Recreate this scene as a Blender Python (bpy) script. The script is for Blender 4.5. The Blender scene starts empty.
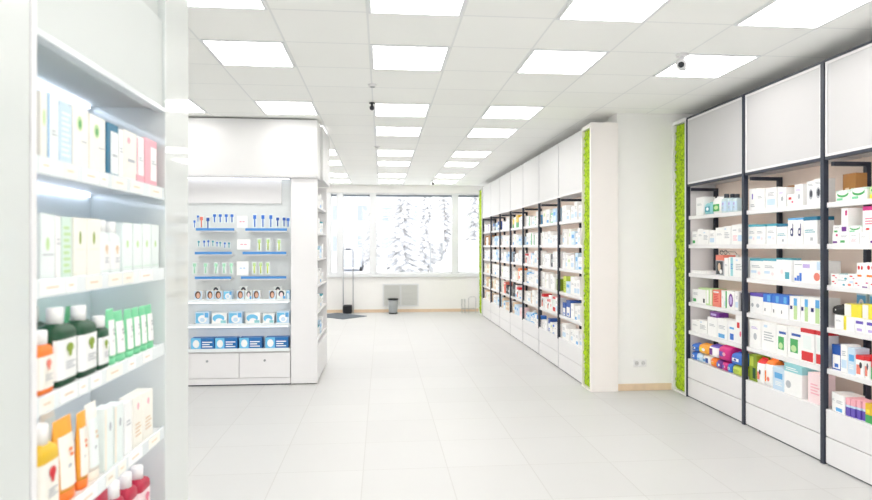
import bpy, math, random
from mathutils import Vector
random.seed(7)
S = bpy.context.scene
C = S.collection
PI = math.pi

# ------------------------------------------------------------------ materials
def nt(m):
    m.use_nodes = True
    return m.node_tree, m.node_tree.nodes, m.node_tree.links

def srgb(c):
    f = lambda v: v / 12.92 if v <= .04045 else ((v + .055) / 1.055) ** 2.4
    return tuple(f(x / 255) for x in c) + (1,)

MATS = {}
def mat(name, rgb, rough=.5, metal=0, coat=0, noise=0, scale=60, bump=0, spec=.5, trans=0):
    """procedural surface; rgb in 0..255; noise = amount of tonal mottling"""
    if name in MATS: return MATS[name]
    m = bpy.data.materials.new(name); t, n, l = nt(m)
    b = n['Principled BSDF']
    b.inputs['Base Color'].default_value = srgb(rgb)
    b.inputs['Roughness'].default_value = rough
    b.inputs['Metallic'].default_value = metal
    b.inputs['Coat Weight'].default_value = coat
    b.inputs['Coat Roughness'].default_value = .04
    b.inputs['Specular IOR Level'].default_value = spec
    b.inputs['Transmission Weight'].default_value = trans
    if noise or bump:
        tc = n.new('ShaderNodeTexCoord'); nz = n.new('ShaderNodeTexNoise')
        nz.inputs['Scale'].default_value = scale; nz.inputs['Detail'].default_value = 3
        l.new(tc.outputs['Object'], nz.inputs['Vector'])
        if noise:
            mx = n.new('ShaderNodeMix'); mx.data_type = 'RGBA'
            c0 = srgb([max(0, v * (1 - noise)) for v in rgb]); c1 = srgb([min(255, v * (1 + noise)) for v in rgb])
            mx.inputs[6].default_value = c0; mx.inputs[7].default_value = c1
            l.new(nz.outputs['Fac'], mx.inputs[0]); l.new(mx.outputs[2], b.inputs['Base Color'])
        if bump:
            bp = n.new('ShaderNodeBump'); bp.inputs['Strength'].default_value = bump
            bp.inputs['Distance'].default_value = .01
            l.new(nz.outputs['Fac'], bp.inputs['Height']); l.new(bp.outputs['Normal'], b.inputs['Normal'])
    MATS[name] = m
    return m

def emit(name, rgb, k):
    m = bpy.data.materials.new(name); t, n, l = nt(m)
    b = n['Principled BSDF']
    b.inputs['Base Color'].default_value = (.8, .8, .8, 1)
    b.inputs['Emission Color'].default_value = srgb(rgb)
    b.inputs['Emission Strength'].default_value = k
    MATS[name] = m
    return m

def grid_mat(name, base, line, x0, y0, px, py, wx, wy, rough, mott=.03, bump=.15, coat=0):
    """square tiles with thin joints, laid out in world metres (objects sit at the origin)"""
    m = bpy.data.materials.new(name); t, n, l = nt(m); b = n['Principled BSDF']
    tc = n.new('ShaderNodeTexCoord'); sp = n.new('ShaderNodeSeparateXYZ')
    l.new(tc.outputs['Object'], sp.inputs[0])
    def math_(op, a, v=None):
        q = n.new('ShaderNodeMath'); q.operation = op
        if hasattr(a, 'links'): l.new(a, q.inputs[0])
        else: q.inputs[0].default_value = a
        if v is not None:
            if hasattr(v, 'links'): l.new(v, q.inputs[1])
            else: q.inputs[1].default_value = v
        return q.outputs[0]
    fac, cell = [], []
    for k, o, p, w in ((0, x0, px, wx), (1, y0, py, wy)):
        u = math_('DIVIDE', math_('SUBTRACT', sp.outputs[k], o), p)
        fr = math_('FRACT', math_('ADD', u, 1000.5))
        d = math_('ABSOLUTE', math_('SUBTRACT', fr, .5))
        fac.append(math_('LESS_THAN', d, w / p / 2))
        cell.append(math_('FLOOR', math_('ADD', u, 1000)))
    j = math_('MAXIMUM', fac[0], fac[1])
    cb = n.new('ShaderNodeCombineXYZ'); l.new(cell[0], cb.inputs[0]); l.new(cell[1], cb.inputs[1])
    wn = n.new('ShaderNodeTexWhiteNoise'); l.new(cb.outputs[0], wn.inputs['Vector'])
    nz = n.new('ShaderNodeTexNoise'); nz.inputs['Scale'].default_value = 2.2; nz.inputs['Detail'].default_value = 5
    l.new(tc.outputs['Object'], nz.inputs['Vector'])
    tone = math_('ADD', math_('MULTIPLY', wn.outputs[0], .5), math_('MULTIPLY', nz.outputs['Fac'], .6))
    mx = n.new('ShaderNodeMix'); mx.data_type = 'RGBA'
    mx.inputs[6].default_value = srgb([v * (1 - mott) for v in base]); mx.inputs[7].default_value = srgb(base)
    l.new(tone, mx.inputs[0])
    m2 = n.new('ShaderNodeMix'); m2.data_type = 'RGBA'; l.new(j, m2.inputs[0])
    l.new(mx.outputs[2], m2.inputs[6]); m2.inputs[7].default_value = srgb(line)
    l.new(m2.outputs[2], b.inputs['Base Color'])
    b.inputs['Roughness'].default_value = rough; b.inputs['Coat Weight'].default_value = coat
    bp = n.new('ShaderNodeBump'); bp.inputs['Strength'].default_value = bump; bp.inputs['Distance'].default_value = .003
    bp.invert = True
    l.new(j, bp.inputs['Height']); l.new(bp.outputs['Normal'], b.inputs['Normal'])
    MATS[name] = m
    return m

# product colours, used by the short names below
PAL = dict(W=(244, 244, 243), cream=(244, 241, 232), grey=(178, 182, 188), dark=(52, 56, 66), black=(20, 20, 22), teal=(70, 160, 178), dteal=(22, 112, 146), pteal=(150, 208, 214),
           green=(70, 168, 92), dgreen=(14, 72, 44), lgreen=(190, 220, 160), olive=(136, 160, 44), lime=(196, 214, 84), mint=(122, 208, 158), pmint=(214, 234, 222), blue=(54, 116, 208), dblue=(34, 84, 168), ocean=(34, 112, 180),
           sky=(96, 172, 226), cyan=(112, 194, 234), pmint2=(168, 222, 192), pblue=(200, 222, 240), navy=(40, 48, 110), violet=(98, 78, 178), purple=(112, 48, 142), lilac=(190, 170, 222), magenta=(206, 40, 128), pink=(240, 176, 188), rose=(232, 120, 146),
           ppink=(246, 222, 224), red=(214, 42, 48), salmon=(232, 130, 112), orange=(244, 128, 44), amber=(240, 168, 58), yellow=(236, 222, 60), gold=(226, 184, 42), brown=(166, 116, 62), tan=(222, 196, 166),
           beige=(242, 233, 218), skin=(226, 178, 152), hair=(92, 58, 44), crimson=(176, 28, 62), clear=(206, 224, 228), frost=(234, 242, 240))
def P(c):
    return mat('print_' + c, PAL[c], .42, noise=.015, scale=40)

WHITE = mat('white_laminate', (232, 231, 232), .35, noise=.006, scale=4)
WHITE2 = mat('satin_white_panel', (204, 203, 204), .45, noise=.006, scale=4)
GLOSS = mat('glossy_white_panel', (210, 215, 213), .3, coat=1, noise=.004, scale=3)
CREAMW = mat('painted_cream_wall', (241, 240, 238), .7, noise=.008, scale=6, bump=.02)
ENDW = mat('warm_white_end_panel', (240, 235, 231), .5, noise=.006, scale=5)
BEIGE = mat('beige_back_board', (248, 232, 220), .6, noise=.012, scale=8)
STEEL = mat('charcoal_steel', (46, 52, 66), .45, noise=.03, scale=30)
PALEPOST = mat('pale_grey_seam', (206, 206, 208), .5, noise=.01)
WOOD = mat('pale_wood_skirting', (222, 198, 170), .5, noise=.05, scale=14)
CHROME = mat('brushed_metal', (196, 198, 200), .3, metal=.9, noise=.03, scale=40)
BLACKP = mat('black_plastic', (26, 27, 32), .4, noise=.03)
GREYP = mat('grey_plastic', (158, 162, 164), .4, noise=.03)
ALU = mat('silver_aluminium', (190, 192, 196), .4, metal=.4, noise=.02)
FRAMEW = mat('white_window_frame', (226, 228, 230), .4, noise=.01)
BLUERAIL = mat('blue_price_rail', (70, 140, 208), .4, noise=.01)
PEG = mat('grey_white_pegboard', (226, 230, 230), .5, noise=.01, scale=30)
BLUISH = mat('cool_white_interior', (226, 234, 238), .4, noise=.006, scale=4)
SNOW = mat('trodden_snow', (240, 243, 248), .8, noise=.03, scale=.6, bump=.3)
MAT_G = mat('grey_ribbed_mat', (96, 104, 112), .9, noise=.12, scale=120, bump=.4)
CLEARP = mat('clear_acrylic', (232, 238, 240), .15, noise=.01, scale=10)

# ------------------------------------------------------------------ mesh building
class MB:
    def __init__(s): s.v, s.f, s.m, s.mats, s.sm = [], [], [], [], []
    def mi(s, m):
        if m not in s.mats: s.mats.append(m)
        return s.mats.index(m)
    def face(s, idx, m, smooth=False):
        s.f.append(idx); s.m.append(s.mi(m)); s.sm.append(smooth)
    def box(s, x0, x1, y0, y1, z0, z1, m):
        if x0 > x1: x0, x1 = x1, x0
        if y0 > y1: y0, y1 = y1, y0
        if z0 > z1: z0, z1 = z1, z0
        b = len(s.v)
        s.v += [(x0, y0, z0), (x1, y0, z0), (x1, y1, z0), (x0, y1, z0), (x0, y0, z1), (x1, y0, z1), (x1, y1, z1), (x0, y1, z1)]
        for q in ((0, 3, 2, 1), (4, 5, 6, 7), (0, 1, 5, 4), (1, 2, 6, 5), (2, 3, 7, 6), (3, 0, 4, 7)):
            s.face([b + i for i in q], m)
        return s
    def quad(s, pts, m):
        b = len(s.v); s.v += pts; s.face(list(range(b, b + len(pts))), m); return s
    def rings(s, rings, ms, smooth=False, cap=True):
        """closed rings of equal length; ms = one material or one per interval"""
        b0 = len(s.v); n = len(rings[0])
        for r in rings: s.v += r
        for k in range(len(rings) - 1):
            m = ms[k] if isinstance(ms, list) else ms
            for i in range(n):
                j = (i + 1) % n
                s.face([b0 + k * n + i, b0 + k * n + j, b0 + (k + 1) * n + j, b0 + (k + 1) * n + i], m, smooth)
        if cap:
            s.face([b0 + i for i in reversed(range(n))], ms[0] if isinstance(ms, list) else ms)
            s.face([b0 + (len(rings) - 1) * n + i for i in range(n)], ms[-1] if isinstance(ms, list) else ms)
        return s
    def lathe(s, prof, m, cx=0, cy=0, n=20, smooth=True, sq=2.0, ax=1, ay=1):
        """prof = [(radius, z)]; superellipse exponent sq makes rounded-square sections"""
        rs = []
        for r, z in prof:
            ring = []
            for i in range(n):
                a = 2 * PI * i / n; c, d = math.cos(a), math.sin(a)
                ring.append((cx + ax * r * math.copysign(abs(c) ** (2 / sq), c), cy + ay * r * math.copysign(abs(d) ** (2 / sq), d), z))
            rs.append(ring)
        return s.rings(rs, m, smooth)
    def tube(s, p, r, m, n=8):
        p = [Vector(q) for q in p]; rs = []
        for i, q in enumerate(p):
            d = (p[min(i + 1, len(p) - 1)] - p[max(i - 1, 0)]).normalized()
            up = Vector((0, 0, 1)) if abs(d.z) < .9 else Vector((1, 0, 0))
            a = d.cross(up).normalized(); c = d.cross(a)
            rs.append([tuple(q + a * (r * math.cos(2 * PI * k / n)) + c * (r * math.sin(2 * PI * k / n))) for k in range(n)])
        return s.rings(rs, m, True)
    def build(s, name, parent=None, bevel=0):
        me = bpy.data.meshes.new(name)
        me.from_pydata(s.v, [], s.f)
        for m in s.mats: me.materials.append(m)
        me.polygons.foreach_set('material_index', s.m)
        me.polygons.foreach_set('use_smooth', s.sm)
        me.update()
        o = bpy.data.objects.new(name, me); C.objects.link(o)
        if parent: o.parent = parent
        if bevel:
            b = o.modifiers.new('edge', 'BEVEL'); b.width = bevel; b.segments = 2; b.limit_method = 'ANGLE'
        return o

def tag(o, label, cat, group=None, kind=None):
    o['label'] = label; o['category'] = cat
    if group: o['group'] = group
    if kind: o['kind'] = kind
    return o
def thing(name, label, cat, loc=(0, 0, 0), rz=0, group=None):
    o = bpy.data.objects.new(name, None); C.objects.link(o)
    o.empty_display_size = .05
    o.location = loc; o.rotation_euler = (0, 0, rz)
    return tag(o, label, cat, group)
def struct(name, mb, label=None, cat=None, bevel=0):
    o = mb.build(name, bevel=bevel); o['kind'] = 'structure'
    if label: o['label'] = label; o['category'] = cat
    return o
def part(name, parent, m, *boxes, bevel=0):
    b = MB()
    for q in boxes: b.box(*q, m)
    return b.build(name, parent, bevel)

# ------------------------------------------------------------------ dimensions of the shop (metres)
CEIL = 3.052; YF = 14.55; YC = 6.43
ORD = 'first second third fourth fifth sixth seventh eighth ninth tenth eleventh twelfth'.split()
# the floor, the ceiling and the walls
FLOORM = grid_mat('pale_floor_tiles', (200, 200, 199), (186, 185, 183), -.131, 4.314, .6, .6, .007, .007, .42, .03, .1, .0)
CEILM = grid_mat('ceiling_tiles', (249, 250, 247), (232, 234, 233), -.091, 3.80, .6, .6, .014, .014, .8, .02, .3)
struct('floor', MB().box(-5.6, 4.2, -3.2, 14.75, -.12, 0, FLOORM), 'pale square floor tiles of the whole shop', 'floor')
struct('ceiling', MB().box(-5.6, 4.2, -3.2, 14.75, CEIL, CEIL + .1, CEILM), 'white tiled suspended ceiling of the shop', 'ceiling')
struct('wall_right', MB().box(3.56, 3.7, -3.2, YC, 0, CEIL, CREAMW), 'cream wall behind the black-framed shelving', 'wall')
struct('wall_column', MB().box(2.57, 3.7, YC, YC + .25, 0, CEIL, CREAMW), 'cream wall return between the two shelving runs', 'wall')
struct('wall_right_far', MB().box(2.62, 2.8, YC + .25, YF + .2, 0, CEIL, CREAMW), 'cream wall behind the far shelving run', 'wall')
struct('wall_left', MB().box(-5.6, -5.45, -3.2, YF + .2, 0, CEIL, CREAMW), 'cream wall hidden on the far left', 'wall')
struct('wall_behind', MB().box(-5.45, -4.2, -3.2, -3.05, 0, CEIL, CREAMW).box(3.2, 3.56, -3.2, -3.05, 0, CEIL, CREAMW).box(-4.2, 3.2, -3.2, -3.05, 0, .25, CREAMW).box(-4.2, 3.2, -3.2, -3.05, 2.95, CEIL, CREAMW), 'cream wall around the added daylight glazing behind the viewpoint', 'wall')
struct('baseboard_column', MB().box(2.575, 3.19, YC - .014, YC, 0, .075, WOOD), 'pale wood skirting under the cream wall return', 'skirting', .003)

# far wall: parapet, head beam, four windows
WX = [(-5.0, -2.9), (-2.75, -1.35), (-1.21, -1.065), (-.926, -.284), (-.14, 1.70), (1.847, 2.56)]
WZ0, WZ1 = .925, 2.835
fw = MB().box(-5.45, 2.62, YF, YF + .2, 0, .845, CREAMW).box(-5.45, 2.62, YF, YF + .2, WZ1 + .03, CEIL, CREAMW)
struct('wall_far', fw, 'cream parapet and head of the window wall', 'wall')
struct('baseboard_far', MB().box(-5.45, 2.5, YF - .014, YF, 0, .07, WOOD), 'pale wood skirting under the windows', 'skirting')
struct('trim_sill', MB().box(-5.45, 2.6, YF - .05, YF + .2, .845, .925, FRAMEW), 'white sill running under the windows', 'sill', .006)
gm = bpy.data.materials.new('window_glass'); t, n, l = nt(gm)
n.clear()
o_ = n.new('ShaderNodeOutputMaterial'); mx = n.new('ShaderNodeMixShader'); tr = n.new('ShaderNodeBsdfTransparent'); gl = n.new('ShaderNodeBsdfGlossy')
gl.inputs['Roughness'].default_value = .02; mx.inputs[0].default_value = .05
tr.inputs[0].default_value = (.98, .98, .98, 1)
l.new(tr.outputs[0], mx.inputs[1]); l.new(gl.outputs[0], mx.inputs[2]); l.new(mx.outputs[0], o_.inputs[0])
edges = [-5.45] + [x for w in WX for x in w] + [2.62]
mul = 1
for i in range(0, len(edges), 2):
    struct('trim_%d' % mul, MB().box(edges[i], edges[i + 1], YF + .02, YF + .14, WZ0, WZ1 + .03, FRAMEW), 'white window post, %s from the street door end' % ORD[mul - 1], 'window post', .006)
    mul += 1
for k, (a, b) in enumerate(WX):
    fr = MB()
    q = .035
    fr.box(a, b, YF + .04, YF + .12, WZ0, WZ0 + q, FRAMEW).box(a, b, YF + .04, YF + .12, WZ1 - q, WZ1 + .03, FRAMEW)
    fr.box(a, a + q * .4, YF + .04, YF + .12, WZ0, WZ1, FRAMEW).box(b - q * .4, b, YF + .04, YF + .12, WZ0, WZ1, FRAMEW)
    w = struct('window_%d' % (k + 1), fr, '%s tall white-framed window onto the snowy street, counted from the left' % ORD[k], 'window')
    MB().box(a, b, YF + .075, YF + .083, WZ0 + q, WZ1 - q, gm).build('pane', w)
    MB().box(a + .01, b - .01, YF + .03, YF + .065, WZ1 - .055, WZ1 - .012, mat('dark_blind_rail', (112, 122, 132), .5, noise=.03)).build('blind_rail', w)

for k, (a, b) in enumerate(((-4.2, -1.74), (-1.74, .73), (.73, 3.2))):   # unseen glazing added behind the viewpoint to brighten the room
    q = .05
    w = struct('window_%d' % (k + 7), MB().box(a, b, -3.16, -3.09, .25, .25 + q, FRAMEW).box(a, b, -3.16, -3.09, 2.95 - q, 2.95, FRAMEW).box(a, a + q, -3.16, -3.09, .25 + q, 2.95 - q, FRAMEW).box(b - q, b, -3.16, -3.09, .25 + q, 2.95 - q, FRAMEW), '%s unseen window added for daylight behind the viewpoint' % ORD[k], 'window')
    MB().box(a + q, b - q, -3.13, -3.122, .25 + q, 2.95 - q, gm).build('pane', w)
# radiator grille set in the parapet, with slats
g = thing('radiator_grille', 'white slatted radiator grille under the wide window', 'grille', (.45, YF, .14))
part('frame', g, FRAMEW, (-.43, .43, -.022, -.002, 0, .025), (-.43, .43, -.022, -.002, .515, .54), (-.43, -.405, -.022, -.002, .025, .515), (.405, .43, -.022, -.002, .025, .515), (-.012, .012, -.022, -.002, .025, .515))
GRL = mat('grille_grey', (206, 208, 204), .5, noise=.02)
for sx in (-1, 1):
    sl = MB()
    for i in range(16): sl.box(sx * .02, sx * .40, -.016, -.002, .03 + i * .03, .03 + i * .03 + .018, GRL)
    sl.build('slat_panel', g)

# ceiling lights: each a flush panel with a thin frame
DIFF = emit('light_diffuser', (255, 252, 249), 9.4)
COLN = {-6: 'hidden side', -4: 'outer left', -2: 'left', 0: 'middle', 2: 'right', 4: 'outermost right'}
def lights():
    rows = [16, 14, 11, 9, 6, 4, 1, -1, -4, -6, -9]
    for col in COLN:
        k = 0
        for r in rows:
            if col == 4 and r > 2: continue
            if col in (-6,) and r % 2: continue
            x = -.067 + col * .6 + .276; y = 3.80 + r * .6 + .30
            if y < -2.7: continue
            L = thing('ceiling_light', 'flush white ceiling light panel, %s from the %s in the %s row' % (ORD[k], 'column wall' if col == 4 else 'windows', COLN[col]), 'ceiling light', (x, y, CEIL), 0, 'ceiling light panels')
            part('frame', L, FRAMEW, (-.292, -.272, -.3, .3, -.008, 0), (.272, .292, -.3, .3, -.008, 0), (-.272, .272, -.3, -.286, -.008, 0), (-.272, .272, .286, .3, -.008, 0))
            part('diffuser', L, DIFF, (-.271, .271, -.285, .285, -.006, -.001))
            k += 1
lights()

# ceiling devices
def camera(x, y, label, s, body, dark, rz):
    c = thing('security_camera', label, 'camera', (x, y, CEIL), rz, 'ceiling cameras')
    MB().lathe([(.034 * s, -.012 * s), (.036 * s, 0)], body, n=20).build('mount', c)
    b = MB(); b.lathe([(.014 * s, -.04 * s), (.014 * s, -.01 * s)], body, n=12)
    b.tube([(.0, .05 * s, -.055 * s), (0, .03 * s, -.06 * s), (0, -.05 * s, -.075 * s), (0, -.06 * s, -.077 * s)], .03 * s, body, 16)
    b.build('housing', c)
    MB().tube([(0, -.06 * s, -.077 * s), (0, -.068 * s, -.079 * s)], .017 * s, dark, 16).build('lens', c)
camera(2.28, 4.42, 'white bullet camera under the outermost light panel', 1.3, WHITE, BLACKP, -.55)
camera(-.10, 6.2, 'small black camera on the ceiling beside a middle light', .8, BLACKP, BLACKP, 0)
camera(1.14, 13.5, 'tiny black camera near the windows', .9, BLACKP, BLACKP, 0)
for (x, y, lb) in ((-.085, 5.5, 'small smoke detector on the ceiling in front of the black camera'), (-.07, 8.9, 'small smoke detector on the ceiling beyond the black camera')):
    d = thing('smoke_detector', lb, 'detector', (x, y, CEIL), 0, 'smoke detectors')
    MB().lathe([(.026, -.022), (.036, -.015), (.04, 0)], WHITE, n=20).build('body', d)
    MB().lathe([(.016, -.027), (.026, -.0225)], GREYP, n=16).build('grille', d)

# double wall socket on the cream return
s = thing('wall_socket', 'white double power socket low on the cream wall return', 'socket', (2.83, YC, .30))
part('plate', s, WHITE, (-.075, .075, -.009, -.0005, -.04, .04), bevel=.003)
for sx in (-.037, .037):
    b = MB(); b.tube([(sx, -.0095, 0), (sx, -.0125, 0)], .024, WHITE2, 16); w = b.build('outlet', s)
    MB().tube([(sx - .009, -.0128, 0), (sx - .009, -.0135, 0)], .003, BLACKP, 8).build('hole', w)
    MB().tube([(sx + .009, -.0128, 0), (sx + .009, -.0135, 0)], .003, BLACKP, 8).build('hole', w)

# waste bin, antenna gate, mat, wire stand near the windows
b_ = thing('waste_bin', 'grey waste bin with black rim below the radiator grille', 'bin', (.262, 14.22, 0))
MB().lathe([(.095, .03), (.1, .035), (.118, .33), (.112, .33), (.095, .05)], GREYP, n=28).build('body', b_)
MB().lathe([(.118, .325), (.126, .33), (.126, .355), (.112, .355), (.108, .33)], BLACKP, n=28).build('rim', b_)
MB().lathe([(.1, 0), (.102, .03), (.09, .031)], BLACKP, n=28).build('base', b_)
a = thing('antenna_gate', 'thin upright security antenna hoop with black foot', 'security gate', (-.79, 14.36, 0))
MB().tube([(-.115, 0, .03), (-.115, 0, 1.48), (-.1, 0, 1.505), (-.07, 0, 1.515), (.07, 0, 1.515), (.1, 0, 1.505), (.115, 0, 1.48), (.115, 0, .0)], .014, ALU, 10).build('hoop', a)
part('cap', a, BLACKP, (-.06, .06, -.016, .016, 1.5, 1.531), bevel=.006)
part('foot', a, BLACKP, (-.125, .09, -.09, .09, 0, .205), bevel=.03)
m = MB(); c0 = Vector((-.336, 13.72)); e1 = Vector((-.70, -.714)) * .72; e2 = Vector((-.714, .70)) * 1.0
pts = [c0, c0 + e2, c0 + e1 + e2, c0 + e1]
m.rings([[(p.x, p.y, .0) for p in pts], [(p.x, p.y, .014) for p in pts]], MAT_G)
tag(m.build('door_mat'), 'dark grey mat on the floor beside the antenna gate', 'mat')
ws = thing('wire_stand', 'thin chrome wire stand in the corner by the windows', 'stand', (2.04, 14.2, 0))
for x in (-.15, -.08):
    MB().tube([(x, -.08, 0), (x, -.08, .33), (x, .08, .33), (x, .08, 0)], .006, CHROME, 6).build('leg', ws)
MB().tube([(.0, -.08, 0), (.0, -.08, .36), (.04, -.08, .39), (.14, -.08, .39), (.17, -.08, .36), (.17, -.08, 0)], .006, CHROME, 6).build('hoop', ws)
part('crossbar', ws, CHROME, (-.15, .17, .074, .086, .1, .112), (-.15, .17, -.086, -.074, .1, .112))

SHELF_FILL = emit('added_shelf_fill', (255, 246, 236), 6.0)  # fill glow for strips added to brighten the shelf interiors
# ------------------------------------------------------------------ wall shelving, one thing per bay
ZS = {1: 1.906, 2: 1.605, 3: 1.306, 4: .999, 5: .70, 6: .405}
def shelving(label, x, ya, yb, depth, near, group, back=BEIGE, first=False):
    """ya = far end, yb = near end (ya > yb); the front stands at x and faces -x"""
    u = thing('shelving_unit', label, 'shelving', (x, (ya + yb) / 2, 0), 0, group)
    h = (ya - yb) / 2; xb = depth
    part('back_panel', u, back, (xb - .015, xb, -h, h, 0, 2.93))
    g = .006
    part('plinth_panel', u, WHITE, (.004, .022, -h + .035 * near + .03 * (not near), h - .006, .012, .205 - g / 2), bevel=.002)
    part('plinth_panel', u, WHITE, (.004, .022, -h + .035 * near + .03 * (not near), h - .006, .205 + g / 2, .385), bevel=.002)
    part('kick_strip', u, mat('dark_kick_gap', (92, 94, 100), .6, noise=.02), (.012, .03, -h + .02, h - .02, 0, .012))
    part('ledge', u, WHITE, (.004, xb - .015, -h + .035 * near + .03 * (not near), h - .006, .385, .405), bevel=.002)
    for k in range(1, 6):
        y0, y1 = -h + .035 * near + .03 * (not near), h - .006
        s_ = part('shelf', u, WHITE, (.034, xb - .016, y0, y1, ZS[k] - .018, ZS[k]), (.012, .034, y0, y1, ZS[k] - .038, ZS[k]), bevel=.002)
        part('led_or_fill_strip', s_, SHELF_FILL, (.036, .044, y0 + .03, y1 - .03, ZS[k] - .026, ZS[k] - .0185))  # added fill strip, hidden behind the shelf lip
    part('led_or_fill_strip', u, SHELF_FILL, (.036, .044, -h + .06, h - .04, 2.231, 2.2395))  # added fill strip under the header, brightening the top compartment
    hd = MB().box(.006, xb - .016, -h + .034 * near + .013 * (not near), h - .004, 2.24, 2.928, WHITE2 if near else FARW)
    hd = hd.build('header_panel', u, .002)
    if near:
        e = .018; y0, y1 = -h + .034 * near + .013 * (not near), h - .004
        part('header_edging', hd, WHITE, (.0, .0055, y0, y1, 2.24, 2.24 + e), (.0, .0055, y0, y1, 2.928 - e, 2.928), (.0, .0055, y0, y0 + e, 2.24 + e, 2.928 - e), (.0, .0055, y1 - e, y1, 2.24 + e, 2.928 - e))
        part('top_rail', u, STEEL, (-.004, .03, -h, h, 2.929, 2.946))
        part('header_rail', u, STEEL, (-.004, .03, -h + .035 * near + .03 * (not near), h - .006, 2.216, 2.2385))
        part('front_post', u, STEEL, (-.008, .03, -h, -h + .034, 0, 2.928))
        if first: part('front_post', u, STEEL, (-.01, .03, h - .014, h, 0, 2.928))
        pw, top = .022, 2.2
    else:
        part('header_rail', u, WHITE, (.0, .03, -h + .035 * near + .03 * (not near), h - .006, 2.216, 2.2385))
        part('front_post', u, STEEL, (-.004, .03, -h, -h + .024, .385, 2.213))
        for za, zb in ((.012, .384), (2.2135, 2.928)): part('seam_strip', u, PALEPOST, (.002, .012, -h, -h + .012, za, zb))
        if first is None: part('front_post', u, STEEL, (-.004, .03, h - .016, h, .385, 2.213))
        pw, top = .016, 2.2
    # the far side frame that shows through the open bay: rear post and head bar
    yy = h - .03
    part('rear_post', u, STEEL, (xb - .055, xb - .016, yy - pw, yy + .006, .405, top - .03))
    part('side_bar', u, STEEL, (.03, xb - .016, yy - pw, yy + .006, top - .03, top))
    return u
FARW = mat('far_header_white', (216, 216, 216), .45, noise=.006, scale=4)
NB = [6.128, 5.104, 4.132, 3.15]; NX = 3.215
nlab = ['black-framed shelving bay beside the green moss strip', 'black-framed shelving bay in the middle of the nearest run', 'black-framed shelving bay nearest the camera, cut by the photo edge']
for i in range(3):
    shelving(nlab[i], NX, NB[i], NB[i + 1], .335, True, 'black-framed shelving bays', first=(i == 0))
FB = [6.705, 7.686, 8.666, 9.676, 10.646, 11.616, 12.586, 13.60]; FX = 2.285
for i in range(7):
    shelving('white far-run shelving bay, %s counted from the cream column' % ORD[i], FX, FB[i + 1], FB[i], .325, False, 'far shelving bays', first=(None if i == 6 else False))

# moss strips in white frames
def moss_mat():
    m = bpy.data.materials.new('preserved_moss'); t, n, l = nt(m); b = n['Principled BSDF']
    tc = n.new('ShaderNodeTexCoord'); nz = n.new('ShaderNodeTexNoise'); nz.inputs['Scale'].default_value = 38; nz.inputs['Detail'].default_value = 6
    rp = n.new('ShaderNodeValToRGB')
    rp.color_ramp.elements[0].position = .34; rp.color_ramp.elements[0].color = srgb((112, 152, 14))
    rp.color_ramp.elements[1].position = .6; rp.color_ramp.elements[1].color = srgb((188, 220, 24))
    l.new(tc.outputs['Object'], nz.inputs['Vector']); l.new(nz.outputs['Fac'], rp.inputs[0]); l.new(rp.outputs[0], b.inputs['Base Color'])
    b.inputs['Roughness'].default_value = .85
    bp = n.new('ShaderNodeBump'); bp.inputs['Strength'].default_value = .5; bp.inputs['Distance'].default_value = .01
    l.new(nz.outputs['Fac'], bp.inputs['Height']); l.new(bp.outputs['Normal'], b.inputs['Normal'])
    return m
MOSS = moss_mat()
def moss(label, x, y0, y1, depth, z1, endm, e0=.02, e1=.02):
    g = thing('moss_panel', label, 'moss panel', (x, (y0 + y1) / 2, 0), 0, 'moss panels')
    h = (y1 - y0) / 2
    part('frame', g, endm, (0, depth, -h, -h + e0, 0, z1), (0, depth, h - e1, h, 0, z1), (0, depth, -h + e0, h - e1, z1 - .04, z1), (0, depth, -h + e0, h - e1, 0, .02), (.04, depth, -h + e0, h - e1, .02, z1 - .04))
    b = MB(); rnd = random.Random(int(y0 * 100)); ny, nz_ = 10, 130
    ya, yb = -h + e0, h - e1; P_ = []
    for j in range(nz_ + 1):
        for i in range(ny + 1):
            edge = i in (0, ny) or j in (0, nz_)
            d = .039 if edge else .026 - rnd.random() ** 1.6 * .024
            P_.append((d, ya + (yb - ya) * (i + (0 if edge else rnd.uniform(-.35, .35))) / ny, .02 + (z1 - .06) * (j + (0 if edge else rnd.uniform(-.35, .35))) / nz_))
    b.v = P_
    for j in range(nz_):
        for i in range(ny):
            a = j * (ny + 1) + i
            b.face([a, a + ny + 1, a + ny + 2, a + 1], MOSS, True)
    b.build('moss', g)
moss('tall green moss strip at the corner of the nearest shelving', 3.205, 6.136, YC - .003, .35, 2.955, WHITE)
moss('tall green moss strip at the near end of the far shelving', 2.265, 6.415, 6.70, .30, 2.93, ENDW, e0=.018)
moss('thin green moss strip at the window end of the far shelving', 2.265, 13.62, 14.06, .33, 2.93, WHITE, e0=.012, e1=.012)
e = part('end_panel', None, ENDW, (2.262, 2.569, 6.386, 6.414, 0, 2.935), bevel=.003)
tag(e, 'plain warm white end panel closing the far shelving run', 'end panel')

LED = emit('cabinet_led', (222, 234, 255), 9.0)
STAND_FILL = emit('added_stand_fill', (240, 246, 255), 5.0)  # fill glow for strips added to the pegboard stand
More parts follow.
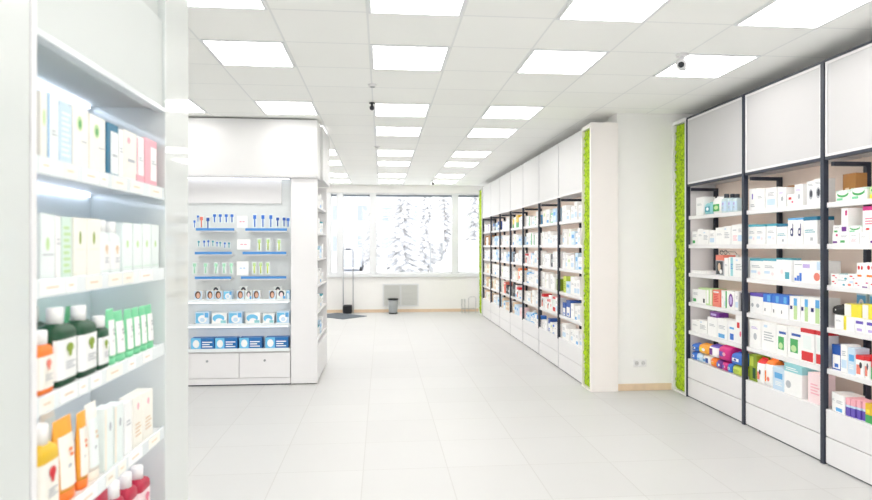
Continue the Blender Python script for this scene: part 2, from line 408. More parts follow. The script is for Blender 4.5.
# ------------------------------------------------------------------ display stand with pegboard (front unit) and the side unit behind its end
SX0, SX1, SY = -2.34, -1.045, 7.05
st = thing('display_stand', 'white pegboard display stand with blue rails and two drawers', 'display stand', ((SX0 + SX1) / 2, SY, 0))
w = (SX1 - SX0) / 2
part('back_panel', st, WHITE, (-w, w, .33, .35, 0, 3.03))
part('pegboard', st, PEG, (-w + .02, w, .15, .165, .392, 2.372))
part('end_panel', st, WHITE, (-w, -w + .02, 0, .33, 0, 2.372))
hb = part('header_box', st, mat('header_white', (216, 216, 216), .4, noise=.004, scale=3), (-w, w + .31, -.04, .318, 2.39, 3.035), bevel=.004)
part('header_trim', hb, PALEPOST, (-w, w + .31, -.046, .318, 2.372, 2.39))
part('sign_panel', st, WHITE, (-w + .02, w - .12, 0.125, .149, 2.085, 2.37), bevel=.002)
for z in (.975, .699, .415):
    s_ = part('shelf', st, WHITE, (-w + .02, w, -.012, .149, z - .022, z - .0), bevel=.002)
    part('price_strip', s_, CLEARP, (-w + .03, w - .01, -.02, -.013, z - .026, z + .012))
dz0, dz1 = .088, .372
xm = -1.617 - (SX0 + SX1) / 2
part('carcass', st, WHITE2, (-w + .02, w, .012, .33, .085, .392))
for (a, b) in ((-w + .022, xm - .003), (xm + .003, w - .003)):
    d = part('drawer', st, WHITE, (a, b, -.006, .012, dz0, dz1), bevel=.002)
    kb = MB(); cx = (a + b) / 2; kb.tube([(cx, -.007, .285), (cx, -.014, .285)], .008, GREYP, 12); kb.tube([(cx, -.014, .285), (cx, -.022, .285)], .013, GREYP, 12)
    kb.build('knob', d)
part('plinth', st, WHITE, (-w, w, .0, .33, .015, .083))
part('kick_gap', st, STEEL, (-w, w, .01, .33, 0, .014))
PEGROWS = [(1.778, [(-2.091, -1.668), (-1.546, -1.081)]), (1.51, [(-2.103, -1.696), (-1.577, -1.089)]), (1.231, [(-2.103, -1.704), (-1.595, -1.089)])]
ox = (SX0 + SX1) / 2
for z, rr in PEGROWS:
    for a, b in rr:
        r_ = part('price_rail', st, BLUERAIL, (a - ox, b - ox, -.022, -.012, z - .014, z + .014), bevel=.002)
        part('rail_bracket', r_, WHITE, (a - ox + .01, b - ox - .01, -.0115, .149, z - .03, z - .018))
for z, y in ((2.372, .09), (.953, -.008), (.677, -.008)): part('led_or_fill_strip', st, STAND_FILL, (-w + .05, w - .03, y, y + .01, z - .009, z - .0005))  # strips added to brighten the pegboard and its box shelves
# side unit: its white end panel faces the camera, its shelves face the aisle
sd = thing('display_stand', 'tall white aisle-side stand behind the broad blank end panel', 'display stand', (-.74, 7.65, 0))
part('end_panel', sd, WHITE, (-.298, .0, -.605, -.565, 0.012, 2.371), bevel=.003)
part('end_panel', sd, WHITE, (-.298, .0, .60, .62, 0.012, 2.371), bevel=.003)
part('back_panel', sd, WHITE, (-.30, -.28, -.565, .60, .012, 2.371))
for z in (2.06, 1.75, 1.44, 1.13, .82, .50):
    part('shelf', sd, WHITE, (-.279, -.005, -.563, .598, z - .022, z), bevel=.002)
part('plinth', sd, WHITE, (-.279, -.004, -.563, .598, .012, .42), bevel=.002)
part('kick_gap', sd, STEEL, (-.279, -.01, -.56, .598, 0, .011))
part('header_box', sd, mat('header_white', (216, 216, 216)), (-.29, .035, -.275, .64, 2.388, 3.03), bevel=.004)

# ------------------------------------------------------------------ cosmetics wall unit beside the camera
LX, LY0, LY1, LB = -.90, 1.667, 2.612, -1.2
ZL = {1: 1.824, 2: 1.493, 3: 1.18, 4: .833, 5: .50, 6: .17}
lu = thing('cosmetics_cabinet', 'white built-in cosmetics cabinet full of bottles, close beside the camera', 'cabinet', (LX, (LY0 + LY1) / 2, 0))
cy = (LY0 + LY1) / 2; h = (LY1 - LY0) / 2
part('pilaster', lu, GLOSS, (LB - LX - .02, 0, h + .003, 2.915 - cy, 0, CEIL - .002), bevel=.004)
part('pilaster', lu, GLOSS, (LB - LX - .02, 0, 1.05 - cy, -h - .028, 0, CEIL - .002), bevel=.004)
part('side_panel', lu, WHITE, (LB - LX, .004, -h - .026, -h - .003, 0, CEIL - .002), bevel=.003)
part('back_panel', lu, BLUISH, (LB - LX - .02, LB - LX, -h - .003, h + .003, .05, 2.6))
part('base_panel', lu, WHITE, (LB - LX, -.01, -h - .003, h + .003, 0, .13))
hp = part('header_panel', lu, mat('header_glass_white', (208, 213, 211), .5, coat=0, noise=.004, scale=3), (LB - LX, -.012, -h - .002, h + .002, 2.165, 2.53), bevel=.003)
part('header_trim', hp, CLEARP, (-.04, .001, -h - .002, h + .002, 2.146, 2.164), bevel=.003)
part('upper_panel', lu, GLOSS, (LB - LX, -.03, -h - .002, h + .002, 2.533, CEIL - .002))
tops = [2.163] + [ZL[k] - .022 for k in range(1, 6)]
for k in range(1, 7):
    s_ = part('shelf', lu, WHITE, (LB - LX + .001, -.012, -h - .002, h + .002, ZL[k] - .02, ZL[k]), bevel=.002)
    pr = part('price_rail', s_, CLEARP, (-.0115, -.003, -h + .004, h - .004, ZL[k] - .042, ZL[k] + .008), bevel=.002)
    rnd = random.Random(k); y = -h + .02
    tg = MB()
    while y < h - .1:
        wdt = rnd.uniform(.05, .13); tg.box(-.0028, -.002, y, y + wdt, ZL[k] - .036, ZL[k] + .002, P('cream' if rnd.random() < .6 else 'W'))
        tg.box(-.0019, -.0016, y + wdt * .25, y + wdt * .75, ZL[k] - .019, ZL[k] - .014, P('tan')); y += wdt + rnd.uniform(.004, .08)
    tg.build('price_tags', s_)['kind'] = 'stuff'
    if 1 < k < 6: part('led_or_fill_strip', s_, SHELF_FILL, (-.03, -.022, -h + .03, h - .03, ZL[k] - .028, ZL[k] - .0205))  # front fill strips added to brighten the products below
for z in tops:
    part('led_or_fill_strip', lu, LED, (LB - LX + .004, LB - LX + .014, -h + .03, h - .03, z - .012, z - .002))

# ------------------------------------------------------------------ products
# printed design of each kind of pack: body colour, then ('b', z0, z1, colour) bands all round, ('r'/'o', u0, u1, v0, v1, colour)
# rectangles / ovals on the front and ('l', u0, u1, v0, v1, lines, colour) rows of small print
ST = dict(
 W=('W', ('l', .2, .8, .55, .68, 2, 'grey')), Wline=('W', ('l', .15, .85, .35, .7, 4, 'grey'), ('r', .15, .4, .8, .88, 'pblue')),
 Wpb=('W', ('r', .12, .88, .15, .45, 'pblue'), ('l', .2, .8, .6, .8, 3, 'grey')), Wteal=('pteal', ('r', .08, .92, .15, .8, 'teal'), ('o', .3, .75, .3, .7, 'W')),
 Wgreen=('W', ('r', .05, .95, .05, .68, 'green'), ('o', .2, .8, .2, .55, 'lgreen')), Wgdot=('W', ('r', .15, .6, .1, .32, 'green'), ('l', .2, .85, .6, .8, 3, 'grey')),
 Wpink=('W', ('l', .2, .8, .2, .5, 3, 'pink'), ('l', .2, .7, .7, .8, 1, 'grey')), photo=('grey', ('b', .74, 1, 'salmon'), ('r', .08, .92, .05, .7, 'dark'), ('o', .3, .65, .2, .62, 'tan'), ('o', .5, .85, .08, .3, 'W')),
 Wbst=('W', ('r', .3, .7, 0.02, .98, 'pteal'), ('l', .35, .65, .4, .7, 3, 'blue')), Wdark=('W', ('r', .62, .86, .1, .35, 'dark'), ('b', .9, 1, 'lgreen')),
 lgreen=('lgreen', ('r', .1, .45, .1, .9, 'W'), ('r', .7, .95, .05, .95, 'beige')), red=('salmon', ('l', .2, .8, .3, .8, 5, 'red'), ('r', .15, .85, .84, .92, 'W')),
 Wgst=('W', ('r', .35, .7, .02, .98, 'green'), ('r', .1, .3, .1, .4, 'pblue')), Wpur=('W', ('o', .15, .85, .12, .88, 'purple'), ('o', .3, .7, .25, .75, 'lilac')),
 Wbl=('W', ('r', .1, .75, .05, .25, 'sky'), ('l', .15, .8, .5, .7, 3, 'grey')), Wbl2=('W', ('r', .25, .75, .08, .38, 'blue'), ('r', .2, .8, .6, .7, 'sky')),
 Wred=('W', ('r', .2, .55, .55, .75, 'red'), ('o', .55, .8, .25, .45, 'rose')), 
 blue=('blue', ('r', .15, .85, .3, .7, 'W'), ('o', .3, .6, .35, .65, 'dblue')), lblue=('pblue', ('r', .2, .8, .2, .5, 'sky')), bluew=('W', ('r', .5, .95, .1, .9, 'dblue'), ('o', .1, .5, .2, .7, 'sky')),
 orange=('orange', ('r', .15, .85, .3, .6, 'amber'), ('l', .25, .75, .65, .8, 2, 'W')), purple=('purple', ('r', .1, .55, .2, .8, 'blue'), ('o', .5, .9, .3, .7, 'W')), magenta=('magenta', ('r', .1, .6, .25, .75, 'violet'), ('o', .5, .9, .35, .7, 'pink')),
 lime=('lime', ('l', .15, .85, .25, .75, 4, 'olive')), yellow=('amber', ('r', .1, .5, .2, .8, 'yellow'), ('o', .45, .9, .3, .8, 'W')), purplew=('W', ('r', .1, .55, .1, .9, 'purple'), ('b', .86, 1, 'violet')),
 Wmark=('W', ('r', .4, .55, .5, .75, 'violet'), ('l', .2, .8, .15, .3, 2, 'grey')), Wdot=('W', ('o', .4, .72, .3, .55, 'grey'), ('l', .2, .8, .7, .8, 2, 'lilac')), Wpic=('W', ('o', .25, .75, .2, .66, 'grey'), ('o', .38, .7, .3, .6, 'dark'), ('l', .2, .8, .8, .9, 2, 'grey')),
 teal=('W', ('b', .88, 1, 'teal'), ('r', .1, .5, .28, .4, 'pblue'), ('o', .6, .8, .2, .36, 'ppink'), ('l', .15, .8, .55, .7, 2, 'grey')), teald=('W', ('b', .86, 1, 'dteal'), ('l', .1, .85, .42, .56, 2, 'teal'), ('r', .5, .7, .12, .24, 'grey')),
 dmark=('W', ('b', .92, 1, 'sky'), ('o', .3, .72, .3, .62, 'navy'), ('o', .4, .6, .38, .54, 'W'), ('r', .64, .74, .3, .78, 'navy')), Wteal2=('W', ('b', .93, 1, 'teal'), ('r', .62, .92, .1, .4, 'teal'), ('o', .3, .5, .3, .5, 'ppink')),
 chart=('W', ('r', .05, .18, .06, .2, 'blue'), ('r', .2, .33, .06, .3, 'blue'), ('r', .35, .48, .06, .44, 'blue'), ('r', .55, .95, .68, .86, 'lilac'), ('l', .08, .5, .8, .9, 1, 'grey')), orangedot=('W', ('o', .25, .75, .12, .48, 'salmon'), ('r', .5, .95, .6, .95, 'pblue')),
 Wpurtop=('W', ('b', .84, 1, 'violet'), ('o', .1, .3, .3, .5, 'grey'), ('o', .5, .75, .3, .5, 'grey')), bluetop=('W', ('b', .62, 1, 'blue'), ('r', .5, .85, .66, .94, 'sky'), ('r', .2, .3, .2, .34, 'dark')), gstripe=('W', ('r', .42, .74, .05, .62, 'lgreen'), ('r', .42, .74, .62, .92, 'sky'), ('r', .08, .3, .45, .6, 'navy')),
 greenbot=('W', ('r', .2, .75, .18, .62, 'green'), ('o', .25, .65, .2, .42, 'lgreen'), ('r', .3, .95, .72, .8, 'dblue')), redtop=('W', ('b', .88, 1, 'red'), ('r', .08, .92, .04, .32, 'red'), ('r', .2, .8, .4, .8, 'frost')),
 green=('olive', ('r', .1, .6, .55, .92, 'lime'), ('r', .5, .9, .1, .5, 'dgreen')), redw=('W', ('b', .8, 1, 'red'), ('r', .1, .6, .1, .55, 'salmon'), ('o', .45, .8, .4, .7, 'dark')), orangew=('W', ('b', .75, 1, 'orange'), ('r', .05, .3, .1, .7, 'orange'), ('o', .4, .9, .15, .4, 'salmon')),
 pblue=('pblue', ('r', .15, .85, .5, .75, 'sky'), ('l', .2, .8, .2, .4, 3, 'W')), aqua=('W', ('b', .74, 1, 'pteal'), ('l', .1, .8, .8, .92, 2, 'W'), ('o', .1, .4, .2, .45, 'grey')), pink=('ppink', ('l', .2, .8, .3, .7, 4, 'pink')),
 greenwave=('W', ('b', .8, 1, 'pmint'), ('o', .1, .9, .35, .95, 'green'), ('o', .15, .85, .55, 1.0, 'W'), ('r', .1, .5, .1, .3, 'mint')), greenyel=('yellow', ('b', .35, 1, 'lgreen'), ('o', .1, .9, .45, .95, 'green'), ('o', .2, .8, .6, 1, 'W')),
 Wpur2=('W', ('r', .1, .8, .06, .25, 'purple'), ('r', .6, .9, .7, .9, 'magenta')), mag=('W', ('b', .84, 1, 'magenta'), ('l', .15, .8, .3, .6, 3, 'rose'), ('r', .2, .4, .08, .16, 'red')),
 redmid=('W', ('o', .12, .38, .62, .85, 'red'), ('o', .5, .72, .62, .85, 'red'), ('r', .1, .6, .25, .36, 'orange')), yeledge=('W', ('r', .0, .25, .02, .98, 'yellow')), lilacp=('W', ('r', .1, .8, .6, .8, 'violet'), ('r', .2, .7, .12, .3, 'lilac')),
 black=('black', ('o', .3, .45, .5, .7, 'W')), yellow2=('yellow', ('r', .0, .4, .02, .98, 'cream')), blueb=('dblue', ('r', .1, .9, .05, .6, 'W'), ('r', .3, .7, .1, .25, 'blue')), redgreen=('red', ('b', 0, .5, 'green'), ('r', .2, .8, .52, .62, 'yellow')),
 vial=('pink', ('b', 0, .5, 'violet'), ('b', .5, .62, 'pblue')), yelgreen=('gold', ('b', 0, .42, 'green'), ('r', .2, .8, .5, .7, 'yellow')), brown=('brown', ('r', .2, .5, .3, .5, 'tan')), violet=('purple', ('r', .1, .7, .3, .7, 'lilac')),
 cream=('cream', ('o', .3, .7, .5, .75, 'lgreen')), bluetube=('frost', ('r', .0, .12, .02, .98, 'sky'), ('b', 0, .05, 'sky'), ('l', .3, .8, .4, .5, 2, 'grey')), paleblue=('pblue', ('l', .15, .85, .15, .9, 9, 'frost')), leaf=('cream', ('o', .25, .6, .62, .86, 'lgreen'), ('o', .35, .5, .66, .8, 'green'), ('l', .5, .85, .45, .5, 1, 'grey')),
 tealside=('dteal', ('r', .3, .97, .08, .86, 'frost'), ('l', .45, .85, .4, .5, 1, 'grey')), pinkmark=('cream', ('o', .25, .5, .75, .88, 'pink'), ('r', .3, .85, .4, .46, 'grey')), pinkw=('W', ('b', 0, .2, 'pink'), ('l', .3, .8, .5, .6, 2, 'grey'), ('r', 0, .14, .2, .95, 'pink')), pinkw2=('pink', ('r', .45, .95, .15, .85, 'W'), ('l', .55, .9, .5, .6, 2, 'grey')),
 leaf2=('frost', ('o', .35, .6, .45, .65, 'lgreen'), ('r', .1, .9, .38, .4, 'grey')), palegreen=('pmint', ('l', .15, .85, .1, .9, 8, 'lgreen')), cream2=('cream', ('o', .4, .58, .55, .78, 'olive'), ('r', .15, .85, .46, .48, 'beige')), greenish=('frost', ('o', .35, .6, .5, .65, 'lgreen'), ('r', .05, .95, .1, .12, 'pmint')),
 cream3=('frost', ('r', 0, .22, .02, .98, 'beige'), ('o', .5, .75, .6, .75, 'grey')), pinkdot=('cream', ('o', .4, .62, .72, .86, 'pink'), ('l', .2, .8, .2, .5, 4, 'tan')),
 portrait=('W', ('r', .04, .96, .04, .96, 'pblue'), ('o', .12, .82, .15, .98, 'hair'), ('o', .3, .72, .2, .8, 'skin')), portrait2=('W', ('r', .04, .96, .04, .96, 'frost'), ('o', .2, .86, .3, .98, 'dark'), ('o', .34, .72, .25, .8, 'ppink'), ('r', .7, .96, .05, .4, 'sky')),
 swirl=('pblue', ('r', .05, .62, .12, .9, 'cyan'), ('o', .2, .85, .1, .75, 'W'), ('o', .35, .7, .2, .55, 'pblue'), ('r', .7, .96, .55, .92, 'sky')), ribbon=('W', ('o', .05, .85, .2, .9, 'cyan'), ('o', .25, .75, .05, .55, 'W'), ('r', .6, .95, .1, .35, 'pteal')),
 ring=('pblue', ('r', .05, .95, .1, .95, 'sky'), ('o', .2, .8, .4, .85, 'W'), ('o', .35, .65, .5, .75, 'blue')),
 diaper=('ocean', ('r', .0, .42, .0, 1, 'cyan'), ('o', .08, .36, .15, .85, 'W'), ('l', .48, .92, .2, .8, 3, 'W')),
)
def rr(w, d, c):
    return [(-w + c, -d), (w - c, -d), (w, -d + c), (w, d - c), (w - c, d), (-w + c, d), (-w, d - c), (-w, -d + c)]
def prints(b, ops, w, h, front, lift=.0006, lo=0):
    z = lambda v: lo + v * h
    k = 0
    for o in ops:
        k += 1; y = front - lift * k
        if o[0] == 'r':
            b.quad([(w * (2 * o[1] - 1), y, z(o[3])), (w * (2 * o[2] - 1), y, z(o[3])), (w * (2 * o[2] - 1), y, z(o[4])), (w * (2 * o[1] - 1), y, z(o[4]))], P(o[5]))
        elif o[0] == 'o':
            cx, cz = w * (o[1] + o[2] - 1), z((o[3] + o[4]) / 2); rx, rz = w * (o[2] - o[1]), h * (o[4] - o[3]) / 2
            b.quad([(cx + rx * math.cos(i * PI / 7), y, cz + rz * math.sin(i * PI / 7)) for i in range(14)], P(o[5]))
        elif o[0] == 'l':
            n_ = o[5]; st_ = (o[4] - o[3]) / n_
            for i in range(n_):
                e_ = o[2] - (.12 * (i % 2))
                b.quad([(w * (2 * o[1] - 1), y, z(o[3] + i * st_)), (w * (2 * e_ - 1), y, z(o[3] + i * st_)), (w * (2 * e_ - 1), y, z(o[3] + i * st_ + st_ * .45)), (w * (2 * o[1] - 1), y, z(o[3] + i * st_ + st_ * .45))], P(o[6]))
def carton_mesh(w, d, h, sty):
    base, *ops = ST[sty]; b = MB(); w /= 2; d /= 2
    bands = [o for o in ops if o[0] == 'b']
    cuts = sorted({0, 1} | {v for o in bands for v in o[1:3]})
    ms = []
    for a, c in zip(cuts, cuts[1:]):
        col = base
        for o in bands:
            if o[1] <= (a + c) / 2 <= o[2]: col = o[3]
        ms.append(P(col))
    sec = rr(w, d, .0015)
    b.rings([[(x, y, v * h) for x, y in sec] for v in cuts], ms)
    b.quad([(w * -.96, -d + .012, h + .0004), (w * .96, -d + .012, h + .0004), (w * .96, -d + .0125, h + .0004), (w * -.96, -d + .0125, h + .0004)], P('grey'))  # tuck flap line
    prints(b, [o for o in ops if o[0] != 'b'], w, h, -d)
    return b
def pack_mesh(w, d, h, sty):
    """soft pack: pillow body with a flat crimped seal along the top"""
    base, *ops = ST[sty]; b = MB(); w /= 2; d /= 2
    body = h * .93
    prof = [(.86, .7, 0), (.97, .92, .06), (1, 1, .2), (1, 1, .62), (.98, .9, .85), (.93, .55, .97), (.9, .12, 1)]
    top = next((o[3] for o in ops if o[0] == 'b'), base)
    rs = []
    for sx, sy, v in prof:
        ring = []
        for i in range(20):
            a = 2 * PI * i / 20; c_, s_ = math.cos(a), math.sin(a)
            ring.append((w * sx * math.copysign(abs(c_) ** .45, c_), d * sy * math.copysign(abs(s_) ** .45, s_), v * body))
        rs.append(ring)
    b.rings(rs, [P(base)] * 4 + [P(top)] * 2, True)
    b.box(-w * .88, w * .88, -.0015, .0015, body * .99, h, P(top))
    prints(b, [(o[0], o[1] * .8 + .1, o[2] * .8 + .1, *o[3:]) for o in ops if o[0] != 'b'], w * .92, body * .7, -d * 1.0, .0008, body * .1)
    return b
ORDW = ORD
def bottle(t, w, d, h, body, cap, lab, mark, shape='round', pump=False):
    """body, cap and label of a bottle, as three parts of t"""
    w /= 2; d = min(d / 2, w)
    hb = h * .8; sq = 4.5 if shape == 'square' else 2.2
    k = [(.86, 0), (.97, .02), (1, .06), (1, .8), (.98, .87), (.86, .93), (.55, .98), (.44, 1)]
    MB().lathe([(r, v * hb) for r, v in k], P(body), n=24, sq=sq, ax=w, ay=d).build('body', t)
    r = min(.62 * w, .026) if shape != 'round' else .62 * w
    MB().lathe([(r, hb * .985), (r, h - .004), (r * .9, h)], P(cap), n=20, ax=1, ay=min(1, d / w + .2)).build('cap', t)
    # label wraps the front half of the body
    lb = MB(); n_ = 10; rows = []
    for v in (.12, .78):
        row = []
        for i in range(n_ + 1):
            a = PI * (1.12 + .76 * i / n_); c_, s_ = math.cos(a), math.sin(a)
            row.append((w * 1.015 * math.copysign(abs(c_) ** (2 / sq), c_), d * 1.02 * math.copysign(abs(s_) ** (2 / sq), s_), v * hb * .97))
        rows.append(row)
    b0 = len(lb.v); lb.v += rows[0] + rows[1]
    for i in range(n_): lb.face([b0 + i, b0 + i + 1, b0 + n_ + 2 + i, b0 + n_ + 1 + i], P(lab), True)
    prints(lb, [('o', .36, .68, .6, .8, mark), ('o', .44, .6, .52, .68, mark), ('l', .3, .74, .28, .46, 3, 'grey')], w, hb * .78, -d * 1.03 - .001, .0006, hb * .06)
    lb.build('label', t)
def tube(t, w, d, h, body, cap, lab, mark):
    """squeeze tube standing on its cap: oval foot, flat crimp at the top"""
    w /= 2; d = min(d / 2, w * .8); hc = h * .12
    prof = [(.96, .9, hc), (1, .92, h * .2), (1, .75, h * .5), (1, .45, h * .8), (1, .08, h * .96), (1, .06, h)]
    rs = []
    for sx, sy, z in prof:
        rs.append([(w * sx * math.cos(2 * PI * i / 22), d * sy * math.sin(2 * PI * i / 22), z) for i in range(22)])
    MB().rings(rs, P(body), True).build('body', t)
    MB().lathe([(.93, 0), (.98, .003), (.95, hc)], P(cap), n=22, ax=w, ay=d * .95).build('cap', t)
    lb = MB()
    z0, z1 = h * .17, h * .8
    y0, y1 = -d * .95 - .001, -d * .47 - .001
    n_ = 6; v0 = len(lb.v)
    for z, sy in ((z0, .93), (h * .5, .76), (z1, .46)):
        for i in range(n_ + 1):
            a = PI * (1.2 + .6 * i / n_)
            lb.v.append((w * 1.01 * math.cos(a), d * sy * math.sin(a) - .0015, z))
    for j in range(2):
        for i in range(n_):
            a = v0 + j * (n_ + 1) + i; lb.face([a, a + 1, a + n_ + 2, a + n_ + 1], P(lab), True)
    for (u, v, c_) in ((0, .62, mark), (.12, .55, mark), (-.1, .42, 'grey')):
        z = h * v; y = -d * .82
        lb.box(u * w - w * .16, u * w + w * .16, y - .001, y, z - h * .02, z + h * .02, P(c_))
    lb.build('label', t)
BT = dict(mint=('mint', 'W', 'W', 'green'), clear=('clear', 'dark', 'pblue', 'lilac'), milk=('frost', 'W', 'W', 'tan'), orange=('orange', 'W', 'cream', 'salmon'), dgreen=('dgreen', 'W', 'W', 'olive'), yellow=('gold', 'W', 'cream', 'red'), red=('crimson', 'W', 'ppink', 'rose'), sky=('sky', 'W', 'W', 'blue'), blue=('blue', 'W', 'W', 'navy'))
TB = dict(mint=('mint', 'mint', 'W', 'grey'), orange=('orange', 'orange', 'ppink', 'amber'), beige=('cream', 'beige', 'frost', 'tan'), red=('crimson', 'crimson', 'ppink', 'rose'))
TB['orange'] = ('amber', 'orange', 'cream', 'orange')
CACHE = {}
def product(kind, sty, label, loc, rz, w, d, h, group):
    w *= .985
    if kind in ('bottle', 'tube'):
        t = thing(kind, label, kind, loc, rz, group)
        if kind == 'bottle': bottle(t, w, d, h, *BT[sty], shape='square' if w > .06 else 'round')
        else: tube(t, w, d, h, *TB[sty])
        return t
    if kind in ('carton', 'pack', 'tray'):
        key = (kind, sty, round(w, 2), round(d, 2), round(h, 2))
        b = (pack_mesh if kind == 'pack' else carton_mesh)(w, d, h, sty)
        nm = {'carton': 'carton', 'pack': 'soft_pack', 'tray': 'leaflet_pile'}[kind]
        o = b.build(nm); o.location = loc; o.rotation_euler = (0, 0, rz)
        return tag(o, label, {'carton': 'box', 'pack': 'pack', 'tray': 'leaflets'}[kind], group)
    if kind == 'bookend':
        t = thing('bookend', label, 'bookend', loc, rz, group)
        part('plate', t, mat('bookend_steel', (92, 90, 92), .5, noise=.03), (-.002, .002, -d / 2, d / 2, 0, h))
        part('foot', t, mat('bookend_steel', (92, 90, 92)), (-w / 2, w / 2, -d / 2, d / 2, 0, .002))
        return t
SHN = {1: 'top shelf', 2: 'second shelf', 3: 'third shelf', 4: 'fourth shelf', 5: 'fifth shelf', 6: 'bottom ledge'}
